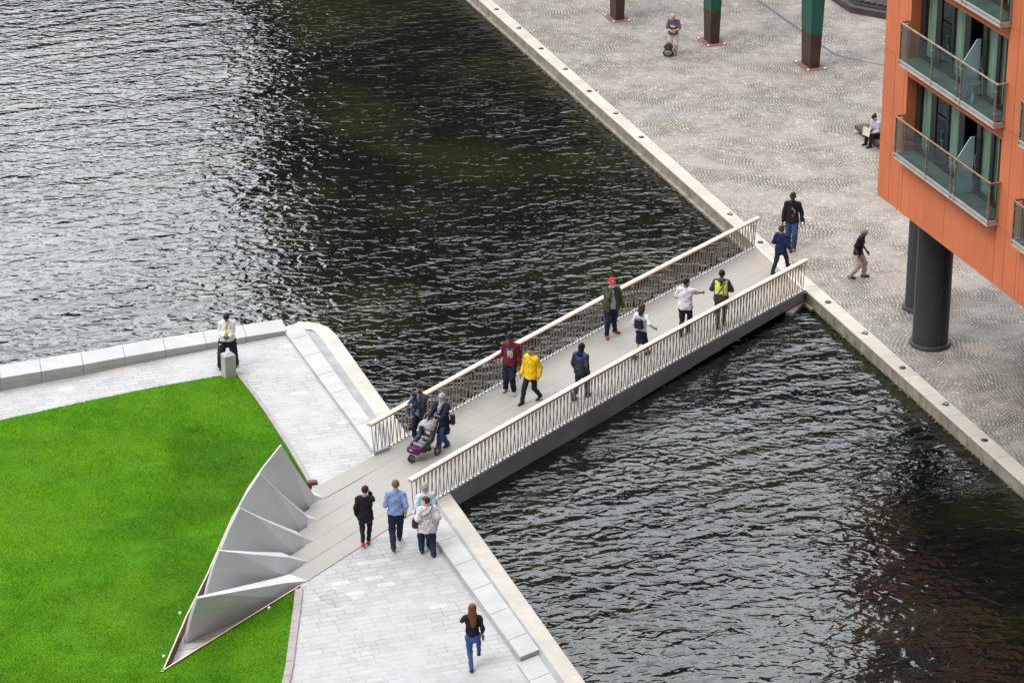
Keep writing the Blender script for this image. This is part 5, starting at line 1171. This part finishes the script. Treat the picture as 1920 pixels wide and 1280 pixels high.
# 14 tall man
def ex(G):
    C, W, NK = G['C'], G['W'], G['NK']
    torso_strip(G, 'lanyard_print', cloth((.25,.45,.5)), lambda X, Y, Z: np.maximum.reduce([np.abs(X + .02 + .06*np.sin(Z*16)) - .022, -(Y - W[1]), Z - (C[2] + .05), (C[2] - .15) - Z]), .04)
    torso_strip(G, 'red_print', cloth((.3,.02,.04)), lambda X, Y, Z: np.maximum.reduce([np.abs(X + .025) - .04, -(Y - W[1]), Z - (C[2] - .15), (W[2] - .06) - Z]), .04)
    bag_at(G, 'black and white bag at the hip of the tall man on the quay', 'messenger_bag', 'bag', (-.33, -.05, .92), (.14, .36, .24), cloth((.014,.013,.014), .5, 'g'), M['white'], 0., [(-.30, -.16, 1.0), (-.18, -.10, 1.35), (-.05, .0, 1.58), (.02, .12, 1.5)])
person('tall man in a black jacket and jeans standing on the cobbles', ((1488, 468.5), (1478.5, 461)), -98, 1.90, 0, 'dark', fat=.98, hpit=5, hyaw=-10, hands=((-.31, .06, .50), None), top=dict(m=cloth((.013,.014,.018)), sleeve=.96, hem=-.04, g=.034, name='jacket'), bot=('trousers', cloth((.035,.07,.15), .8, 'd'), .0, .04), shoe=cloth((.16,.14,.17)), hair=('crop', HBl), extra=ex)
# 15 polo shirt
person('man in a black polo shirt and beige trousers walking towards the columns', ((1619, 518), (1594, 522)), -22, 1.68, 0, 'brown', hands=((-.2, .22, .53), (.2, .06, .50)), hpit=42, lean=10, top=dict(m=cloth((.012,.012,.017)), sleeve=.4, hem=-.03, g=.026, name='polo_shirt'), bot=('trousers', cloth((.42,.36,.31)), .0, .04), shoe=cloth((.05,.045,.045)), hair=('crop', cloth((.26,.22,.22), .7, 'h')), lift=(0, .03))
# 16 man with the backpack on the ground
def ex(G):
    C, W = G['C'], G['W']; torso_strip(G, 'chest_print', cloth((.62,.62,.66)), lambda X, Y, Z: np.maximum.reduce([np.abs(X) - .12, -(Y - W[1]), Z - (C[2] + .0), (C[2] - .085) - Z]), .027)
    K = Sdf(.01); NK = G['NK']; K.cone(NK + [-.07, -.03, -.03], NK + [.09, .0, -.03], .035, None, .02); K.build('red_scarf', cloth((.5,.03,.03)), G['root'])
person('bald man in a grey T-shirt and beige cropped trousers looking down at his hands', ((1267, 103.5), (1256, 102)), -95, 1.68, 0, 'pale', fat=1.06, hands=((-.06, .27, .62), (.05, .27, .60)), elbow=((-1, -.5, -.6), (1, -.5, -.6)), hpit=32, hyaw=-10, top=dict(m=cloth((.11,.085,.11)), sleeve=.42, hem=-.03, g=.024, name='t_shirt'), bot=('trousers', cloth((.48,.41,.35)), .35, .045), shoe=cloth((.33,.2,.15)), hair=('bald', HB), extra=ex)
o = thing('backpack', 'black patterned backpack standing on the cobbles at the bald man\'s feet', 'bag', tuple(P(1253, 105.5, 0)), R(-8))
pk = mat('black_patterned_nylon', (.010,.010,.013), .6, .2, 28, c2=(.035,.035,.05)); K = Sdf(.011); K.cone((-.10, 0, .12), (.10, 0, .12), .12, None, .05, (0, 1, 0), .8).cone((-.07, 0, .36), (.07, 0, .36), .11, None, .06, (0, 1, 0), .8).cone((-.02, 0, .46), (.02, 0, .46), .08, None, .06); K.cut(lambda X, Y, Z: .003 - Z); K.build('body', pk, o)
K = Sdf(.011); K.ell((0, -.10, .15), (.14, .06, .11), .03); K.cut(lambda X, Y, Z: .003 - Z); K.build('pocket', mat('pocket_pattern', (.014,.014,.02), .6, .3, 30, c2=(.32,.32,.36)), o)
limb_tube('handle', M['black'], o, [(-.04, .03, .52), (-.03, .03, .57), (.03, .03, .57), (.04, .03, .52)], .010)
limb_tube('zip', cloth((.45,.35,.1)), o, [(-.09, -.085, .33), (0, -.10, .36), (.09, -.085, .33)], .006)
# 17 seated reader
bz = .27; hips = np.array(Q(-12.95, 8.48)); 
person('woman in a grey cardigan sitting on the timber bench reading a newspaper', ((1631, 277), (1623, 272)), 215, 1.62, 0, 'pale', pel=(0., -.44), sit=.39, lean=14, hpit=40, hands=((-.10, .34, .64), (.10, .34, .64)), top=dict(m=cloth((.46,.49,.58)), sleeve=.85, hem=.0, g=.022), bot=('trousers', cloth((.016,.014,.018))), shoe=shoeB, hair=('bun', HB), extra=lambda G: torso_strip(G, 'patterned_skirt', mat('flowered_skirt', (.30,.07,.10), .8, .3, 30, c2=(.6,.45,.45)), lambda X, Y, Z: Z - (G['H'][2] + .07), .03))
o = thing('newspaper', 'open newspaper in the hands of the seated woman', 'newspaper', tuple((P(1623, 272) + P(1631, 277))/2 + np.array([-.03, -.02, .56])), R(215) - math.pi/2)
mb = MB(); vs = [(x*.62, y*.7, z*.72) for x, y, z in [(-.30, .06, .20), (-.15, .0, .21), (0, .04, .20), (.15, .0, .21), (.30, .06, .20), (-.29, .14, -.22), (-.15, .08, -.22), (0, .11, -.22), (.15, .08, -.22), (.29, .14, -.22)]]
mb.add(vs, [(0, 1, 6, 5), (1, 2, 7, 6), (2, 3, 8, 7), (3, 4, 9, 8)]); q_ = mb.build('pages', mat('newsprint', (.58,.56,.48), .9, .15, 30, c2=(.66,.64,.56)), o, local=True, fix=False); sm = q_.modifiers.new('thick', 'SOLIDIFY'); sm.thickness = .004
# 18 black outfit, red shoes
person('woman dressed all in black with red shoes walking onto the bridge', ((681, 1026), (691, 1018)), 88, 1.68, .016, 'pale', fat=1.08, hands=((-.22, .02, .50), (.10, .21, .845)), elbow=(None, (.55, .1, -1.6)), hyaw=-25, hpit=4, top=dict(m=cloth((.011,.011,.013)), sleeve=.97, hem=-.07, g=.024, name='blouse'), bot=('trousers', cloth((.012,.012,.018)), .08, .012), shoe=cloth((.55,.02,.05), .4, 's'), hair=('short', cloth((.025,.014,.014), .5, 'h')), lift=(.05, 0))
# 19 blue shirt
def ex(G):
    pass
person('man in a light blue shirt with rolled sleeves and navy trousers seen from behind', ((738, 1035), (749, 1011)), 92, 1.86, .008, 'pale', fat=1.06, hands=((-.22, .24, .61), (.25, -.04, .50)), elbow=((-.45, -.8, -1.1), None), hyaw=-4, top=dict(m=cloth((.22,.31,.55)), sleeve=.62, hem=-.01, g=.024, collar=True), bot=('trousers', cloth((.014,.019,.042)), .0, .03), shoe=shoeB, hair=('crop', cloth((.17,.09,.05), .6, 'h')), lift=(.06, 0))
# 20 older man
def ex(G):
    torso_strip(G, 'shoulder_strap', blk, lambda X, Y, Z: np.maximum.reduce([np.abs(X + .01 - .7*(Z - G['C'][2])*-1) - .017, Y - G['W'][1], (G['W'][2]) - Z, Z - (G['SH'][2] + .06)]), .03)
person('grey haired man in a pale blue T-shirt beside the near railing end', ((792, 1018), (805, 1026)), 112, 1.76, .008, 'pale', fat=1.1, hands=((-.22, .12, .53), (.2, .12, .53)), hyaw=32, hpit=4, top=dict(m=cloth((.48,.68,.75)), sleeve=.40, hem=-.03, g=.026, name='t_shirt'), bot=('trousers', cloth((.018,.024,.05)), .0, .035), shoe=shoeB, hair=('short', HG), extra=ex)
# 21 patterned blouse
bm_ = NT('dotted_blouse'); vo = bm_.n('TexVoronoi'); bm_.set(vo.inputs['Vector'], bm_.pos()); vo.inputs['Scale'].default_value = 34; bm_.out(bm_.mix(bm_.ramp(vo.outputs['Distance'], .30, .42), (.13,.09,.17), (.70,.66,.70)), .8)
G = person('woman with short brown hair in a dotted white blouse and jeans, seen from behind', ((791, 1037), (813, 1043)), 100, 1.64, .0, 'pale', fat=1.24, hands=((-.21, .10, .58), (.27, .0, .52)), hyaw=50, hpit=10, top=dict(m=bm_.m, sleeve=.44, hem=-.10, g=.034, name='blouse', flare=1.12), bot=('trousers', cloth((.016,.028,.06), .8, 'd'), .0, .035), shoe=shoeB, hair=('short', HBr), lift=(.03, 0))
bag_at(G, 'brown leather shoulder bag on the woman in the dotted blouse', 'shoulder_bag', 'bag', (-.31, .02, .93), (.16, .34, .28), cloth((.075,.028,.02), .45, 'g'), None, 0., [(-.28, .10, 1.02), (-.16, -.14, 1.15), (.03, -.20, 1.28), (.13, -.09, 1.42), (.10, .06, 1.40), (-.1, .19, 1.15), (-.26, .12, 1.02)])
# 22 long hair
G = person('young woman with long auburn hair in a black top and blue jeans walking away', ((884, 1258), P(884, 1258) + np.array([.17, .42, 0])), 90, 1.70, .0, 'pale', fat=.92, hands=((-.09, .20, .80), (.22, .10, .515)), elbow=((-.7, .0, -.9), None), hpit=4, pel=(-.06, -.06), top=dict(m=cloth((.010,.009,.012)), sleeve=.82, hem=-.0, g=.018, name='top'), bot=('trousers', cloth((.035,.10,.28), .8, 'd'), .06, .012), shoe=shoeB, hair=('long', cloth((.14,.05,.022), .45, 'h')), lift=(.0, .22))
bag_at(G, 'small tan wallet in the right hand of the long haired woman', 'wallet', 'wallet', tuple(np.array(G['wr'][1]) + np.array([.03, .05, -.13])), (.06, .12, .15), cloth((.36,.10,.03), .5, 'g'))
